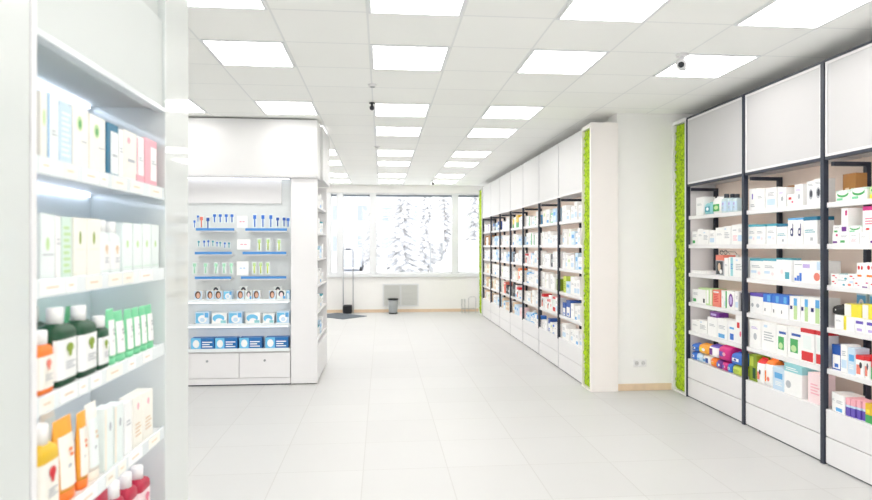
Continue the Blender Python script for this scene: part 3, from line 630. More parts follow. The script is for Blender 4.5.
NEAR = {
(1, 1):[
(6.043, 5.899, 0.182, 'carton', 'W', 'plain white carton'),
(5.893, 5.748, 0.127, 'pack', 'Wteal', 'white and teal soft pack'),
(5.743, 5.578, 0.171, 'pack', 'Wgreen', 'white pack with green print'),
(5.568, 5.492, 0.18, 'bottle', 'clear', 'clear bottle with dark cap'),
(5.487, 5.417, 0.174, 'bottle', 'clear', 'clear bottle with dark cap'),
(5.412, 5.344, 0.167, 'bottle', 'clear', 'clear bottle with dark cap'),
],
(1, 2):[
(6.129, 6.015, 0.137, 'carton', 'Wgdot', 'white carton with green dot'),
(6.009, 5.904, 0.159, 'carton', 'W', 'plain white carton'),
(5.899, 5.787, 0.142, 'carton', 'Wline', 'white carton with grey lines'),
(5.782, 5.682, 0.139, 'carton', 'Wpb', 'white carton with pale blue panel'),
(5.677, 5.537, 0.163, 'carton', 'W', 'tall plain white carton'),
(5.532, 5.419, 0.172, 'carton', 'Wline', 'tall white carton with grey lines'),
(5.415, 5.306, 0.182, 'carton', 'Wpink', 'tall white carton with pink line'),
(5.302, 5.217, 0.185, 'carton', 'Wpb', 'tall white carton with pale blue panel'),
],
(1, 3):[
(6.115, 5.811, 0.029, 'tray', 'W', 'flat white leaflet pile'),
(5.682, 5.544, 0.196, 'carton', 'photo', 'carton with dark photo and red top'),
(5.534, 5.468, 0.171, 'carton', 'W', 'slim white carton'),
(5.461, 5.358, 0.18, 'carton', 'Wbst', 'white carton with blue stripe'),
(5.349, 5.217, 0.182, 'carton', 'Wline', 'wide white carton with grey lines'),
],
(1, 4):[
(6.129, 5.99, 0.14, 'carton', 'Wgdot', 'white carton with green dot'),
(5.984, 5.843, 0.164, 'carton', 'Wdark', 'white carton with dark mark'),
(5.837, 5.717, 0.167, 'carton', 'lgreen', 'pale green and yellow carton'),
(5.712, 5.58, 0.162, 'carton', 'red', 'salmon red carton'),
(5.573, 5.537, 0.166, 'carton', 'W', 'thin white carton'),
(5.532, 5.461, 0.166, 'carton', 'Wgst', 'white carton with green stripe'),
(5.452, 5.346, 0.167, 'carton', 'Wpur', 'white carton with purple oval'),
(5.337, 5.286, 0.173, 'carton', 'Wpb', 'slim white carton with pale blue panel'),
(5.28, 5.217, 0.165, 'bookend', 'grey', 'dark grey metal bookend'),
],
(1, 5):[
(6.129, 5.976, 0.117, 'carton', 'W', 'plain white carton'),
(5.97, 5.813, 0.136, 'carton', 'Wline', 'white carton with grey lines'),
(5.808, 5.637, 0.185, 'carton', 'W', 'tall plain white carton'),
(5.632, 5.463, 0.192, 'carton', 'Wbl', 'white carton with blue corner'),
(5.459, 5.337, 0.19, 'carton', 'Wbl2', 'white carton with blue print'),
(5.333, 5.217, 0.269, 'carton', 'Wred', 'white carton with red mark'),
],
(1, 6):[
(6.13, 6.034, 0.078, 'pack', 'blue', 'blue soft pack'),
(6.029, 5.921, 0.085, 'pack', 'lblue', 'white and pale blue soft pack'),
(5.915, 5.764, 0.095, 'pack', 'bluew', 'blue and white soft pack'),
(5.759, 5.659, 0.097, 'pack', 'orange', 'orange soft pack'),
(5.654, 5.561, 0.109, 'pack', 'purple', 'purple and blue soft pack'),
(5.556, 5.466, 0.113, 'pack', 'magenta', 'magenta soft pack'),
(5.461, 5.401, 0.128, 'pack', 'blue', 'narrow blue soft pack'),
(5.392, 5.228, 0.099, 'pack', 'lime', 'lime green soft pack'),
],
(1, 6, 'u'):[
(6.13, 6.006, 0.169, 'pack', 'blue', 'blue soft pack'),
(5.995, 5.806, 0.192, 'pack', 'yellow', 'yellow and orange soft pack'),
(5.798, 5.634, 0.214, 'pack', 'purplew', 'purple and white soft pack'),
(5.627, 5.445, 0.237, 'pack', 'magenta', 'pink and magenta soft pack'),
(5.417, 5.225, 0.2, 'pack', 'blue', 'bright blue soft pack'),
],
(2, 1):[
(5.129, 5.026, 0.188, 'carton', 'Wmark', 'white carton with dark mark'),
(5.019, 4.912, 0.173, 'carton', 'W', 'plain white carton'),
(4.906, 4.764, 0.174, 'carton', 'Wpb', 'wide white carton with pale blue panel'),
(4.749, 4.649, 0.161, 'carton', 'Wdot', 'white carton with grey dot'),
(4.639, 4.543, 0.099, 'carton', 'Wred', 'short white carton with red mark'),
(4.537, 4.441, 0.166, 'carton', 'Wdot', 'tall white carton with lilac dot'),
(4.414, 4.321, 0.179, 'carton', 'Wpic', 'tall white carton with dark picture'),
(4.318, 4.225, 0.186, 'carton', 'Wpic', 'taller white carton with dark picture'),
],
(2, 2):[
(5.135, 5.022, 0.173, 'carton', 'teal', 'white carton with teal top band'),
(5.017, 4.899, 0.171, 'carton', 'teal', 'white carton with teal top band'),
(4.895, 4.772, 0.171, 'carton', 'teal', 'white carton with teal top band'),
(4.768, 4.633, 0.166, 'carton', 'teald', 'wide white carton with deep teal top band'),
(4.61, 4.522, 0.206, 'carton', 'dmark', 'tall white carton with dark curved mark'),
(4.516, 4.432, 0.204, 'carton', 'dmark', 'tall white carton with dark curved mark'),
(4.427, 4.275, 0.208, 'carton', 'teald', 'tall white carton with deep teal top'),
],
(2, 3):[
(5.135, 4.943, 0.175, 'carton', 'teal', 'wide white carton with thin teal top'),
(4.939, 4.751, 0.179, 'carton', 'teal', 'wide white carton with thin teal top'),
(4.745, 4.571, 0.185, 'carton', 'Wteal2', 'white carton with teal panel'),
(4.562, 4.363, 0.168, 'carton', 'chart', 'large white carton with blue chart'),
(4.358, 4.225, 0.172, 'carton', 'orangedot', 'white carton with orange dot'),
],
(2, 4):[
(5.135, 4.95, 0.179, 'carton', 'Wpurtop', 'white carton with violet blue top'),
(4.941, 4.83, 0.185, 'carton', 'bluetop', 'white carton with bright blue top'),
(4.824, 4.719, 0.187, 'carton', 'bluetop', 'white carton with bright blue top'),
(4.713, 4.613, 0.189, 'carton', 'bluetop', 'white carton with bright blue top'),
(4.608, 4.485, 0.192, 'carton', 'gstripe', 'white carton with green and blue stripe'),
(4.479, 4.366, 0.196, 'carton', 'gstripe', 'white carton with green and blue stripe'),
(4.361, 4.225, 0.201, 'carton', 'gstripe', 'wide white carton with green blue stripe'),
],
(2, 5):[
(5.112, 4.965, 0.24, 'carton', 'Wdot', 'white carton with grey dot'),
(4.961, 4.778, 0.247, 'carton', 'Wline', 'white carton with grey lines'),
(4.768, 4.637, 0.239, 'carton', 'greenbot', 'white carton with green bottle print'),
(4.631, 4.463, 0.246, 'carton', 'greenbot', 'wide white carton with green bottle print'),
(4.457, 4.306, 0.261, 'carton', 'redtop', 'white carton with red top and foot'),
(4.299, 4.225, 0.257, 'carton', 'redtop', 'narrow white carton with red top'),
],
(2, 6):[
(5.135, 5.029, 0.231, 'carton', 'green', 'olive green carton'),
(5.019, 4.923, 0.223, 'pack', 'redw', 'red and white pack'),
(4.917, 4.814, 0.236, 'pack', 'orangew', 'orange and white pack'),
(4.807, 4.664, 0.187, 'carton', 'pblue', 'pale blue carton'),
(4.657, 4.45, 0.243, 'carton', 'aqua', 'white carton with aqua top'),
(4.387, 4.234, 0.223, 'carton', 'pink', 'pale pink carton'),
],
(3, 1):[
(4.113, 3.977, 0.079, 'carton', 'greenwave', 'low white box with green wave'),
(3.961, 3.819, 0.082, 'carton', 'greenwave', 'low white box with green wave'),
(3.809, 3.68, 0.08, 'carton', 'greenyel', 'low box with green wave and yellow foot'),
],
(3, 2):[
(4.124, 4.064, 0.08, 'carton', 'Wpur2', 'low white carton with purple corner'),
(4.061, 3.967, 0.078, 'carton', 'Wgdot', 'low white carton with green dot'),
(3.963, 3.879, 0.076, 'carton', 'Wpink', 'low white carton with pink line'),
(3.875, 3.795, 0.074, 'carton', 'W', 'low plain white carton'),
(3.791, 3.702, 0.072, 'carton', 'Wpur2', 'low white carton with purple corner'),
],
(3, 2, 'u'):[
(4.116, 4.043, 0.133, 'carton', 'Wgdot', 'white carton with green dot'),
(4.039, 3.977, 0.269, 'carton', 'Wpur2', 'tall white carton with purple corner'),
(3.972, 3.857, 0.124, 'carton', 'greenwave', 'white carton with green wave'),
(3.849, 3.702, 0.251, 'carton', 'mag', 'tall white carton with magenta top'),
],
(3, 3):[
(4.14, 4.072, 0.04, 'carton', 'Wred', 'small white carton with red mark'),
(4.069, 3.999, 0.041, 'carton', 'Wteal2', 'small white carton with teal panel'),
(3.996, 3.929, 0.042, 'carton', 'orangedot', 'small white carton with orange dot'),
(3.926, 3.861, 0.042, 'carton', 'Wred', 'small white carton with red mark'),
(3.858, 3.795, 0.043, 'carton', 'Wpur2', 'small white carton with purple corner'),
(3.792, 3.725, 0.044, 'carton', 'Wred', 'small white carton with red mark'),
],
(3, 3, 'u'):[
(4.14, 4.061, 0.084, 'carton', 'Wred', 'small white carton with red mark'),
(4.057, 3.98, 0.087, 'carton', 'Wteal2', 'small white carton with teal panel'),
(3.976, 3.901, 0.09, 'carton', 'Wred', 'small white carton with red mark'),
(3.898, 3.824, 0.169, 'carton', 'redmid', 'tall white carton with red dots'),
(3.821, 3.725, 0.173, 'carton', 'redmid', 'tall white carton with red dots'),
],
(3, 4):[
(4.102, 4.019, 0.091, 'carton', 'W', 'plain white carton'),
(4.015, 3.919, 0.104, 'carton', 'yeledge', 'white carton with yellow edge'),
(3.915, 3.824, 0.106, 'carton', 'lilacp', 'white carton with lilac print'),
(3.821, 3.725, 0.11, 'carton', 'lilacp', 'white carton with lilac print'),
],
(3, 4, 'u'):[
(4.143, 4.016, 0.169, 'pack', 'black', 'glossy black pouch'),
(4.008, 3.855, 0.186, 'carton', 'yellow', 'bright yellow and white carton'),
(3.849, 3.725, 0.197, 'carton', 'yellow', 'bright yellow and white carton'),
],
(3, 5):[
(4.152, 4.06, 0.179, 'carton', 'blueb', 'deep blue and white carton'),
(4.055, 3.992, 0.194, 'carton', 'Wpb', 'tall white carton with pale blue panel'),
(3.987, 3.921, 0.181, 'carton', 'pblue', 'pale blue carton'),
(3.916, 3.845, 0.143, 'carton', 'redw', 'red and white carton'),
(3.841, 3.801, 0.146, 'carton', 'redw', 'slim red and white carton'),
(3.797, 3.706, 0.163, 'carton', 'redgreen', 'carton with red top and green foot'),
],
(3, 6):[
(4.144, 4.106, 0.13, 'carton', 'W', 'slim plain white carton'),
(4.099, 4.005, 0.127, 'carton', 'Wbl', 'white carton with blue corner'),
(3.999, 3.959, 0.123, 'carton', 'vial', 'slim carton with pink top and violet foot'),
(3.955, 3.916, 0.126, 'carton', 'vial', 'slim carton with pink top and violet foot'),
(3.911, 3.875, 0.128, 'carton', 'vial', 'slim carton with pink top and violet foot'),
(3.871, 3.836, 0.128, 'carton', 'vial', 'slim carton with pink top and violet foot'),
(3.83, 3.783, 0.13, 'carton', 'yelgreen', 'slim yellow and green carton'),
(3.779, 3.731, 0.136, 'carton', 'yelgreen', 'slim yellow and green carton'),
],
}
LEFT = {
1:[
(1.728, 1.759, 0.188, 'carton', 'cream', 'cream carton'),
(1.762, 1.821, 0.194, 'carton', 'bluetube', 'pale carton outlined in blue'),
(1.824, 1.893, 0.182, 'carton', 'paleblue', 'pale blue lined carton'),
(1.899, 1.997, 0.19, 'carton', 'leaf', 'white carton with green leaf'),
(2.004, 2.114, 0.186, 'carton', 'leaf', 'white carton with green leaf'),
(2.125, 2.213, 0.185, 'carton', 'tealside', 'white carton with deep teal spine'),
(2.22, 2.254, 0.178, 'carton', 'W', 'thin pale carton'),
(2.258, 2.368, 0.185, 'carton', 'pinkmark', 'white carton with pink mark'),
(2.372, 2.444, 0.184, 'carton', 'pinkw', 'white and pink carton'),
(2.452, 2.579, 0.191, 'carton', 'pinkw2', 'rose pink and white carton'),
],
2:[
(1.728, 1.8, 0.186, 'carton', 'leaf2', 'pale carton with green leaf'),
(1.805, 1.832, 0.183, 'carton', 'W', 'thin white carton'),
(1.837, 1.893, 0.182, 'carton', 'palegreen', 'pale green carton'),
(1.905, 1.984, 0.183, 'carton', 'cream2', 'cream carton with slim leaf'),
(1.988, 2.078, 0.184, 'carton', 'cream2', 'cream carton with slim leaf'),
(2.085, 2.151, 0.184, 'bottle', 'milk', 'milky bottle with slim leaf'),
(2.159, 2.238, 0.181, 'bottle', 'milk', 'milky bottle with slim leaf'),
(2.25, 2.332, 0.181, 'carton', 'greenish', 'pale green white carton'),
(2.341, 2.425, 0.18, 'carton', 'greenish', 'pale green white carton'),
(2.431, 2.515, 0.184, 'carton', 'greenish', 'pale green white carton'),
(2.522, 2.602, 0.183, 'carton', 'greenish', 'pale green white carton'),
],
3:[
(1.723, 1.805, 0.175, 'bottle', 'orange', 'orange bottle with white cap'),
(1.813, 1.941, 0.227, 'bottle', 'dgreen', 'large dark green bottle'),
(1.95, 2.071, 0.22, 'bottle', 'dgreen', 'large dark green bottle'),
(2.078, 2.151, 0.176, 'bottle', 'dgreen', 'small dark green bottle'),
(2.155, 2.213, 0.192, 'tube', 'mint', 'mint green tube'),
(2.221, 2.301, 0.177, 'tube', 'mint', 'mint green tube'),
(2.305, 2.368, 0.176, 'tube', 'mint', 'mint green tube'),
(2.372, 2.434, 0.175, 'tube', 'mint', 'mint green tube'),
(2.438, 2.497, 0.174, 'tube', 'mint', 'mint green tube'),
(2.502, 2.568, 0.172, 'tube', 'mint', 'mint green tube'),
],
4:[
(1.728, 1.837, 0.256, 'bottle', 'yellow', 'yellow bottle with white cap'),
(1.848, 1.953, 0.242, 'tube', 'orange', 'orange and white tube'),
(1.957, 2.014, 0.237, 'tube', 'orange', 'orange and white tube'),
(2.02, 2.099, 0.246, 'tube', 'beige', 'cream tube'),
(2.107, 2.174, 0.211, 'carton', 'cream3', 'cream carton with beige edge'),
(2.182, 2.254, 0.201, 'carton', 'cream3', 'cream carton with beige edge'),
(2.267, 2.332, 0.187, 'carton', 'W', 'plain white carton'),
(2.341, 2.429, 0.188, 'carton', 'pinkdot', 'white carton with rose dot'),
(2.434, 2.536, 0.183, 'carton', 'pinkdot', 'white carton with rose dot'),
],
5:[
(2.037, 2.099, 0.282, 'tube', 'red', 'crimson tube'),
(2.107, 2.182, 0.264, 'tube', 'red', 'crimson tube'),
(2.189, 2.279, 0.253, 'bottle', 'red', 'crimson bottle with white cap'),
(2.296, 2.396, 0.243, 'bottle', 'red', 'crimson bottle with white cap'),
(2.41, 2.526, 0.225, 'bottle', 'red', 'crimson bottle with white cap'),
],
}

# near shelving: tables above give (far y, near y, height, kind, design, words)
R90 = -PI / 2
BAYN = {1: 'moss-side bay', 2: 'middle bay', 3: 'nearest bay'}
LOWH = {(1, 6): .092, (3, 2): .077, (3, 3): .043, (3, 4): .10}
rnd = random.Random(11)
for key, items in NEAR.items():
    bay, sh = key[0], key[1]; up = len(key) == 3
    stacked = (bay, sh) in LOWH
    for i, (ya, yb, hh, kind, sty, desc) in enumerate(items):
        ya -= .038; yb -= .038
        if sty == 'yellow' and kind == 'carton': sty = 'yellow2'
        z = ZS[sh] + .0004
        if stacked and not up: hh = LOWH[bay, sh]
        if up: z += LOWH[bay, sh] + .0004; hh = max(.03, hh - LOWH[bay, sh])
        hh = min(hh, .255 if not up else .25 - LOWH[bay, sh])
        w = ya - yb
        d = .17 if stacked else min(.2, max(.07, rnd.uniform(.09, .17)))
        if kind == 'bottle': d = w
        if kind == 'tray': d = .2
        if key == (3, 1): d = .065
        if key == (2, 1): d = min(d, .1)
        x0 = NX + .022 + (0 if stacked else rnd.uniform(0, .02))
        place = ('%s from left atop %s stack' if up else '%s from left on %s') % (ORD[i], SHN[sh])
        product(kind, sty, '%s, %s, %s' % (desc, place, BAYN[bay]), (x0 + d / 2, (ya + yb) / 2, z), R90 + (0 if stacked else rnd.uniform(-.012, .012)), w, d, hh, 'products on the %s' % BAYN[bay])
product('carton', 'brown', 'plain brown carton behind the short white one, top shelf of the middle bay', (NX + .2, 4.75, ZS[1] + .0004), R90, .12, .09, .185, 'brown cartons')
product('carton', 'brown', 'large brown carton behind the green wave boxes, top shelf of nearest bay', (NX + .15, 4.03, ZS[1] + .0004), R90, .12, .09, .2, 'brown cartons')
product('carton', 'ring', 'pale blue carton with blue ring behind the yellow cartons, beside the black pouch', (NX + .225, 4.03, ZS[4] + .0004), R90, .09, .05, .25, 'products on the nearest bay')
product('carton', 'ring', 'pale blue carton with blue ring behind the yellow cartons, second from black pouch', (NX + .225, 3.91, ZS[4] + .0004), R90, .1, .05, .25, 'products on the nearest bay')
product('carton', 'violet', 'small purple carton lying on a tall white carton, fifth shelf of moss-side bay', (NX + .10, 5.684, ZS[5] + .1864), R90, .165, .1, .052, 'products on the moss-side bay')
product('carton', 'Wline', 'leaning white card standing behind the dark photo carton, third shelf of moss-side bay', (NX + .255, 5.66, ZS[3] + .0004), R90 + .1, .10, .012, .2, 'products on the moss-side bay')
gl_ = thing('eyeglasses', 'dark framed eyeglasses lying on the dark photo carton, moss-side bay', 'eyeglasses', (NX + .1, 5.575, ZS[3] + .1985), R90)
for sx in (-.034, .034):
    MB().tube([(sx + .026 * math.cos(2 * PI * i / 16), -.02, .024 + .02 * math.sin(2 * PI * i / 16)) for i in range(17)], .0028, BLACKP, 6).build('lens_rim', gl_)
    MB().tube([(math.copysign(.06, sx), -.02, .03), (math.copysign(.062, sx), .06, .028), (math.copysign(.06, sx), .08, .004)], .0022, BLACKP, 6).build('temple', gl_)
MB().tube([(-.009, -.02, .028), (0, -.021, .031), (.009, -.02, .028)], .0025, BLACKP, 6).build('bridge', gl_)

# cosmetics cabinet
L90 = PI / 2
CABN = {1: 'top cabinet shelf', 2: 'second cabinet shelf', 3: 'third cabinet shelf', 4: 'fourth cabinet shelf', 5: 'fifth cabinet shelf'}
for sh, items in LEFT.items():
    for i, (ya, yb, hh, kind, sty, desc) in enumerate(items):
        w = yb - ya
        d = {'carton': min(.09, max(.035, w * .6)), 'bottle': w * .62, 'tube': w * .62}[kind]
        x1 = LX - .022
        product(kind, sty, '%s, %s from left on %s' % (desc, ORD[i], CABN[sh]), (x1 - d / 2, (ya + yb) / 2, ZL[sh] + .0004), L90, w, d, hh, 'products in the cosmetics cabinet')
for y, sh, kind, sty, hh, w, lb in ((1.85, 3, 'bottle', 'dgreen', .225, .11, 'dark green bottle behind the first large one on third cabinet shelf'), (1.98, 3, 'bottle', 'dgreen', .22, .11, 'dark green bottle behind the second large one on third cabinet shelf'),
    (2.13, 3, 'tube', 'mint', .19, .07, 'mint green tube behind the small dark green bottle on third cabinet shelf'), (2.22, 3, 'tube', 'mint', .2, .07, 'mint green tube in the back row beside another, third cabinet shelf'),
    (1.80, 4, 'tube', 'orange', .235, .08, 'orange tube behind the yellow bottle on fourth cabinet shelf'), (2.07, 4, 'tube', 'beige', .25, .08, 'cream tube behind the front cream tube on fourth cabinet shelf')):
    product(kind, sty, lb, (LX - .185, y, ZL[sh] + .0004), L90, w, .06, hh, 'products in the cosmetics cabinet')
for sh, ys in ((1, (1.79, 1.87, 1.96, 2.06, 2.18, 2.31)), (2, (1.79, 1.87, 1.98, 2.08, 2.3, 2.42))):
    for i, y in enumerate(ys):
        product('carton', ('leaf', 'W', 'palegreen')[i % 3], '%s, %s from left in the back row of %s' % (('white carton', 'plain pale carton', 'pale green carton')[i % 3], ORD[i], CABN[sh]), (LX - .2, y, ZL[sh] + .0004), L90, .075, .05, .17, 'products in the cosmetics cabinet')

# pegboard stand: hanging packs, picture boxes, dark blue packs
def toothbrush(x, z, h, col, label, head):
    t = thing('toothbrush_pack', label, 'toothbrush', (x, SY + .149, z), 0, 'packs hanging on the pegboard')
    wd = .034 if h < .09 else .05
    part('backing_card', t, P('frost'), (-wd / 2, wd / 2, -.1515, -.1505, -h * .62, h * .62))
    b = MB(); b.tube([(0, -.156, -h * .5), (0, -.159, -h * .1), (0, -.157, h * .25)], wd * .13, P(col), 8)
    b.build('handle', t)
    part('head', t, P(col if head is None else head), (-wd * .33, wd * .33, -.16, -.153, h * .18, h * .5), bevel=.002)
    MB().tube([(0, 0, h * .56), (0, -.168, h * .56)], .0018, CHROME, 6).build('hook', t)
rows = [(1, 'first peg row', [(-2.109, 1.84, .08, 'blue'), (-2.071, 1.90, .07, 'blue'), (-2.033, 1.86, .12, 'salmon'), (-1.962, 1.85, .12, 'dblue'), (-1.889, 1.905, .09, 'blue'), (-1.826, 1.905, .09, 'blue'), (-1.76, 1.905, .09, 'blue'), (-1.696, 1.905, .09, 'blue'),
        (-1.444, 1.875, .135, 'blue'), (-1.352, 1.875, .135, 'blue'), (-1.264, 1.875, .135, 'blue'), (-1.187, 1.865, .10, 'dblue'), (-1.115, 1.865, .10, 'dblue'), (-1.07, 1.86, .10, 'blue')]),
       (2, 'second peg row', [(-2.063, 1.617, .06, 'teal'), (-2.003, 1.617, .07, 'blue'), (-1.957, 1.62, .07, 'blue'), (-1.907, 1.62, .06, 'teal'), (-1.861, 1.61, .05, 'blue'), (-1.826, 1.61, .05, 'teal'), (-1.775, 1.60, .06, 'blue'), (-1.729, 1.60, .06, 'teal'), (-1.393, 1.605, .12, 'lime'), (-1.295, 1.605, .12, 'lime'), (-1.172, 1.60, .12, 'lime')]),
       (3, 'third peg row', [(-2.109, 1.338, .11, 'pmint2'), (-1.988, 1.338, .11, 'pmint2'), (-1.874, 1.338, .11, 'pmint2'), (-1.785, 1.338, .11, 'pmint2'), (-1.704, 1.338, .11, 'pmint2'), (-1.449, 1.338, .12, 'lime'), (-1.377, 1.338, .12, 'lime'), (-1.3, 1.338, .12, 'lime')])]
CN = dict(blue='blue', dblue='dark blue', salmon='salmon', teal='teal', lime='lime green', pmint2='mint green')
for _, rn, its in rows:
    for i, (x, z, hh, c_) in enumerate(its):
        toothbrush(x, z, hh, c_, '%s brush pack, %s from left on the %s of the pegboard' % (CN[c_], ORD[i] if i < 12 else ('thirteenth', 'fourteenth')[i - 12], rn), 'lgreen' if c_ == 'lime' else None)
for (x0, x1, z0, z1, c_, lb) in ((-1.648, -1.53, 1.80, 1.935, 'red', 'small white notice card between the blue rails of the first peg row'), (-1.645, -1.50, 1.55, 1.665, 'red', 'small white notice card between the blue rails of the second peg row'), (-1.65, -1.52, 1.255, 1.415, 'blue', 'small white notice card between the blue rails of the third peg row')):
    cd = thing('notice_card', lb, 'card', ((x0 + x1) / 2, SY + .02, z0), 0, 'notice cards on the pegboard'); hw = (x1 - x0) / 2
    part('card', cd, mat('white_card', (252, 252, 252), .4), (-hw, hw, -.002, .002, 0, z1 - z0))
    b = MB(); 
    for q in (-.5, .05): b.quad([(hw * q, -.0026, (z1 - z0) * .45), (hw * (q + .42), -.0026, (z1 - z0) * .45), (hw * (q + .42), -.0026, (z1 - z0) * .56), (hw * q, -.0026, (z1 - z0) * .56)], P('pink' if c_ == 'red' else 'pblue'))
    b.build('print', cd)
    MB().tube([(0, .002, (z1 - z0) * .9), (0, .1285, (z1 - z0) * .9)], .002, CHROME, 6).build('hook', cd)
r4 = [(-2.121, -2.028, 'portrait'), (-1.983, -1.90, 'portrait'), (-1.894, -1.806, 'portrait'), (-1.797, -1.70, 'swirl'), (-1.648, -1.564, 'portrait'), (-1.556, -1.48, 'portrait2'), (-1.47, -1.385, 'portrait'), (-1.29, -1.21, 'portrait'), (-1.203, -1.10, 'portrait2'), (-1.094, -1.055, 'swirl')]
dn = dict(portrait='box with brown-haired portrait', portrait2='box with dark-haired portrait', swirl='pale blue printed box', ribbon='white box with blue swirl', diaper='dark blue box with white oval')
for i, (a, b, s_) in enumerate(r4):
    product('carton', s_, '%s, %s from left on the portrait shelf of the pegboard stand' % (dn[s_], ORD[i]), ((a + b) / 2, SY + .05, .9754), 0, b - a, .08, .105, 'boxes on the pegboard stand')
for i, (a, b, s_) in enumerate(((-1.95, -1.86, 'portrait2'), (-1.64, -1.55, 'portrait2'), (-1.25, -1.16, 'portrait2'))):
    product('carton', s_, 'dark-haired portrait box raised at the back of the portrait shelf, %s from left' % ORD[i], ((a + b) / 2, SY + .12, .9754), 0, b - a, .05, .145, 'boxes on the pegboard stand')
r5 = [(-2.109, -1.957, .142, 'swirl'), (-1.927, -1.76, .125, 'ribbon'), (-1.742, -1.589, .138, 'swirl'), (-1.551, -1.385, .122, 'ribbon'), (-1.359, -1.231, .115, 'ribbon'), (-1.205, -1.06, .138, 'swirl')]
for i, (a, b, hh, s_) in enumerate(r5):
    product('carton', s_, '%s, %s from left on middle box shelf of pegboard stand' % (dn[s_], ORD[i]), ((a + b) / 2, SY + .065, .6994), 0, b - a, .1, hh, 'boxes on the pegboard stand')
r6 = [(-2.154, -1.894), (-1.887, -1.64), (-1.62, -1.367), (-1.329, -1.071)]
for i, (a, b) in enumerate(r6):
    product('carton', 'diaper', 'dark blue box with white oval, %s from left above the drawers' % ORD[i], ((a + b) / 2, SY + .07, .4154), 0, b - a, .13, .128, 'boxes on the pegboard stand')
# aisle side of the stand
for k, z in enumerate((2.06, 1.75, 1.44, 1.13, .82, .50)):
    for i in range(4):
        s_ = ('pblue', 'W', 'Wbl', 'Wline', 'Wpb', 'teal')[(k * 2 + i) % 6]
        product('carton', s_, 'pale carton on the aisle-side stand, %s shelf, %s from the blank end panel' % (ORD[k], ORD[i]), (-.74 - .075, 7.25 + .22 * i, z + .0004), PI / 2, .17, .10, .12 + .03 * ((k + i) % 3), 'cartons on the aisle-side stand')

# far shelving
FN = dict(W='white carton', Wline='lined white carton', Wpb='pale blue and white carton', pblue='pale blue carton', teal='teal topped carton', aqua='aqua topped carton', Wbl='blue cornered carton', bluetop='blue topped carton', Wgst='green striped carton', green='green carton', redw='red and white carton', red='salmon carton', pink='pale pink carton', Wred='red marked carton',
          brown='brown carton', cream='cream carton', lime='lime green carton', blueb='deep blue carton', orangew='orange and white carton', dark='dark grey carton', purplew='purple and white carton', yelgreen='yellow and green carton', redtop='red topped carton', tan='tan carton', sky='sky blue bottle', mint='mint green bottle', blue='deep blue bottle')
ST['dark'] = ('dark', ('r', .2, .8, .3, .6, 'grey')); ST['tan'] = ('tan', ('r', .2, .8, .3, .6, 'cream'))
pale = ['W', 'Wline', 'Wpb', 'W', 'Wbl', 'pblue', 'Wpb', 'cream']
HINT = {(0, 1): ['Wpb', 'W'], (0, 4): ['blueb', 'W', 'lime', 'W'], (0, 5): ['Wbl', 'blueb', 'W'], (0, 6): ['blueb', 'W', 'W', 'orangew'], (1, 1): ['pblue', 'Wpb', 'teal', '*mint'], (1, 2): ['Wgst', 'Wpb', 'W'], (1, 3): ['Wline', 'dark', 'W'], (1, 4): ['W', 'green', 'Wgst'], (1, 5): ['redw', 'Wred', 'redtop', 'redw'], (1, 6): ['*blue', 'W', 'blueb'],
        (2, 1): ['*sky', 'teal', 'Wgst', '*mint'], (2, 2): ['Wgst', 'Wline', 'W'], (2, 3): ['Wred', 'pink', 'redw'], (2, 4): ['*sky', '*sky', 'Wpb', 'W'], (2, 5): ['Wpb', 'tan', 'W'], (2, 6): ['*sky', 'pblue', '*sky', 'bluetop'], (3, 1): ['yelgreen', 'cream', 'tan'], (3, 2): ['cream', 'Wline', 'tan'], (3, 3): ['tan', 'Wline', 'dark'], (3, 4): ['tan', 'cream', 'orangew'], (3, 5): ['redw', 'dark', 'redtop', 'W'], (3, 6): ['tan', 'pink', 'cream'],
        (4, 1): ['W', 'Wline'], (4, 4): ['green', 'green', 'W'], (4, 5): ['dark', 'cream', 'red'], (4, 6): ['cream', 'tan'], (5, 1): ['blueb', 'bluetop', 'dark'], (5, 5): ['tan', 'yelgreen', 'cream'], (5, 6): ['tan', 'brown'], (6, 1): ['dark', 'purplew', 'W'], (6, 2): ['brown', 'W'], (6, 4): ['tan', 'cream'], (6, 5): ['cream', 'tan'], (6, 6): ['tan', 'cream']}
rnd = random.Random(5)
for bay in range(7):
    y_near, y_far = FB[bay] + .03, FB[bay + 1] - .05
    for sh in range(1, 7):
        y = y_far - rnd.uniform(0, .05); i = 0
        pool = HINT.get((bay, sh), []) 
        lim = 7 if bay < 3 else 5 if bay < 5 else 4
        while i < lim:
            s_ = rnd.choice(pool) if pool and rnd.random() < .62 else rnd.choice(pale)
            bot = s_[0] == '*'; s_ = s_.strip('*')
            w = rnd.uniform(.06, .085) if bot else rnd.uniform(.09, .17) * (1, 1, 1, 1.2, 1.2, 1.5, 1.5)[bay]
            if y - w < y_near: break
            hh = rnd.uniform(.13, .22) * (.9 if sh == 6 else 1); d = w if bot else rnd.uniform(.09, .16)
            product('bottle' if bot else 'carton', s_, '%s, %s from left on %s, %s far-run bay' % (FN[s_], ORD[i], SHN[sh], ORD[bay]), (FX + .025 + d / 2 + rnd.uniform(0, .02), y - w / 2, ZS[sh] + .0004), R90 + rnd.uniform(-.015, .015), w, d, hh, 'products on the %s far-run bay' % ORD[bay])
            y -= w + (rnd.uniform(.003, .012) if rnd.random() < .8 else rnd.uniform(.03, .1)); i += 1

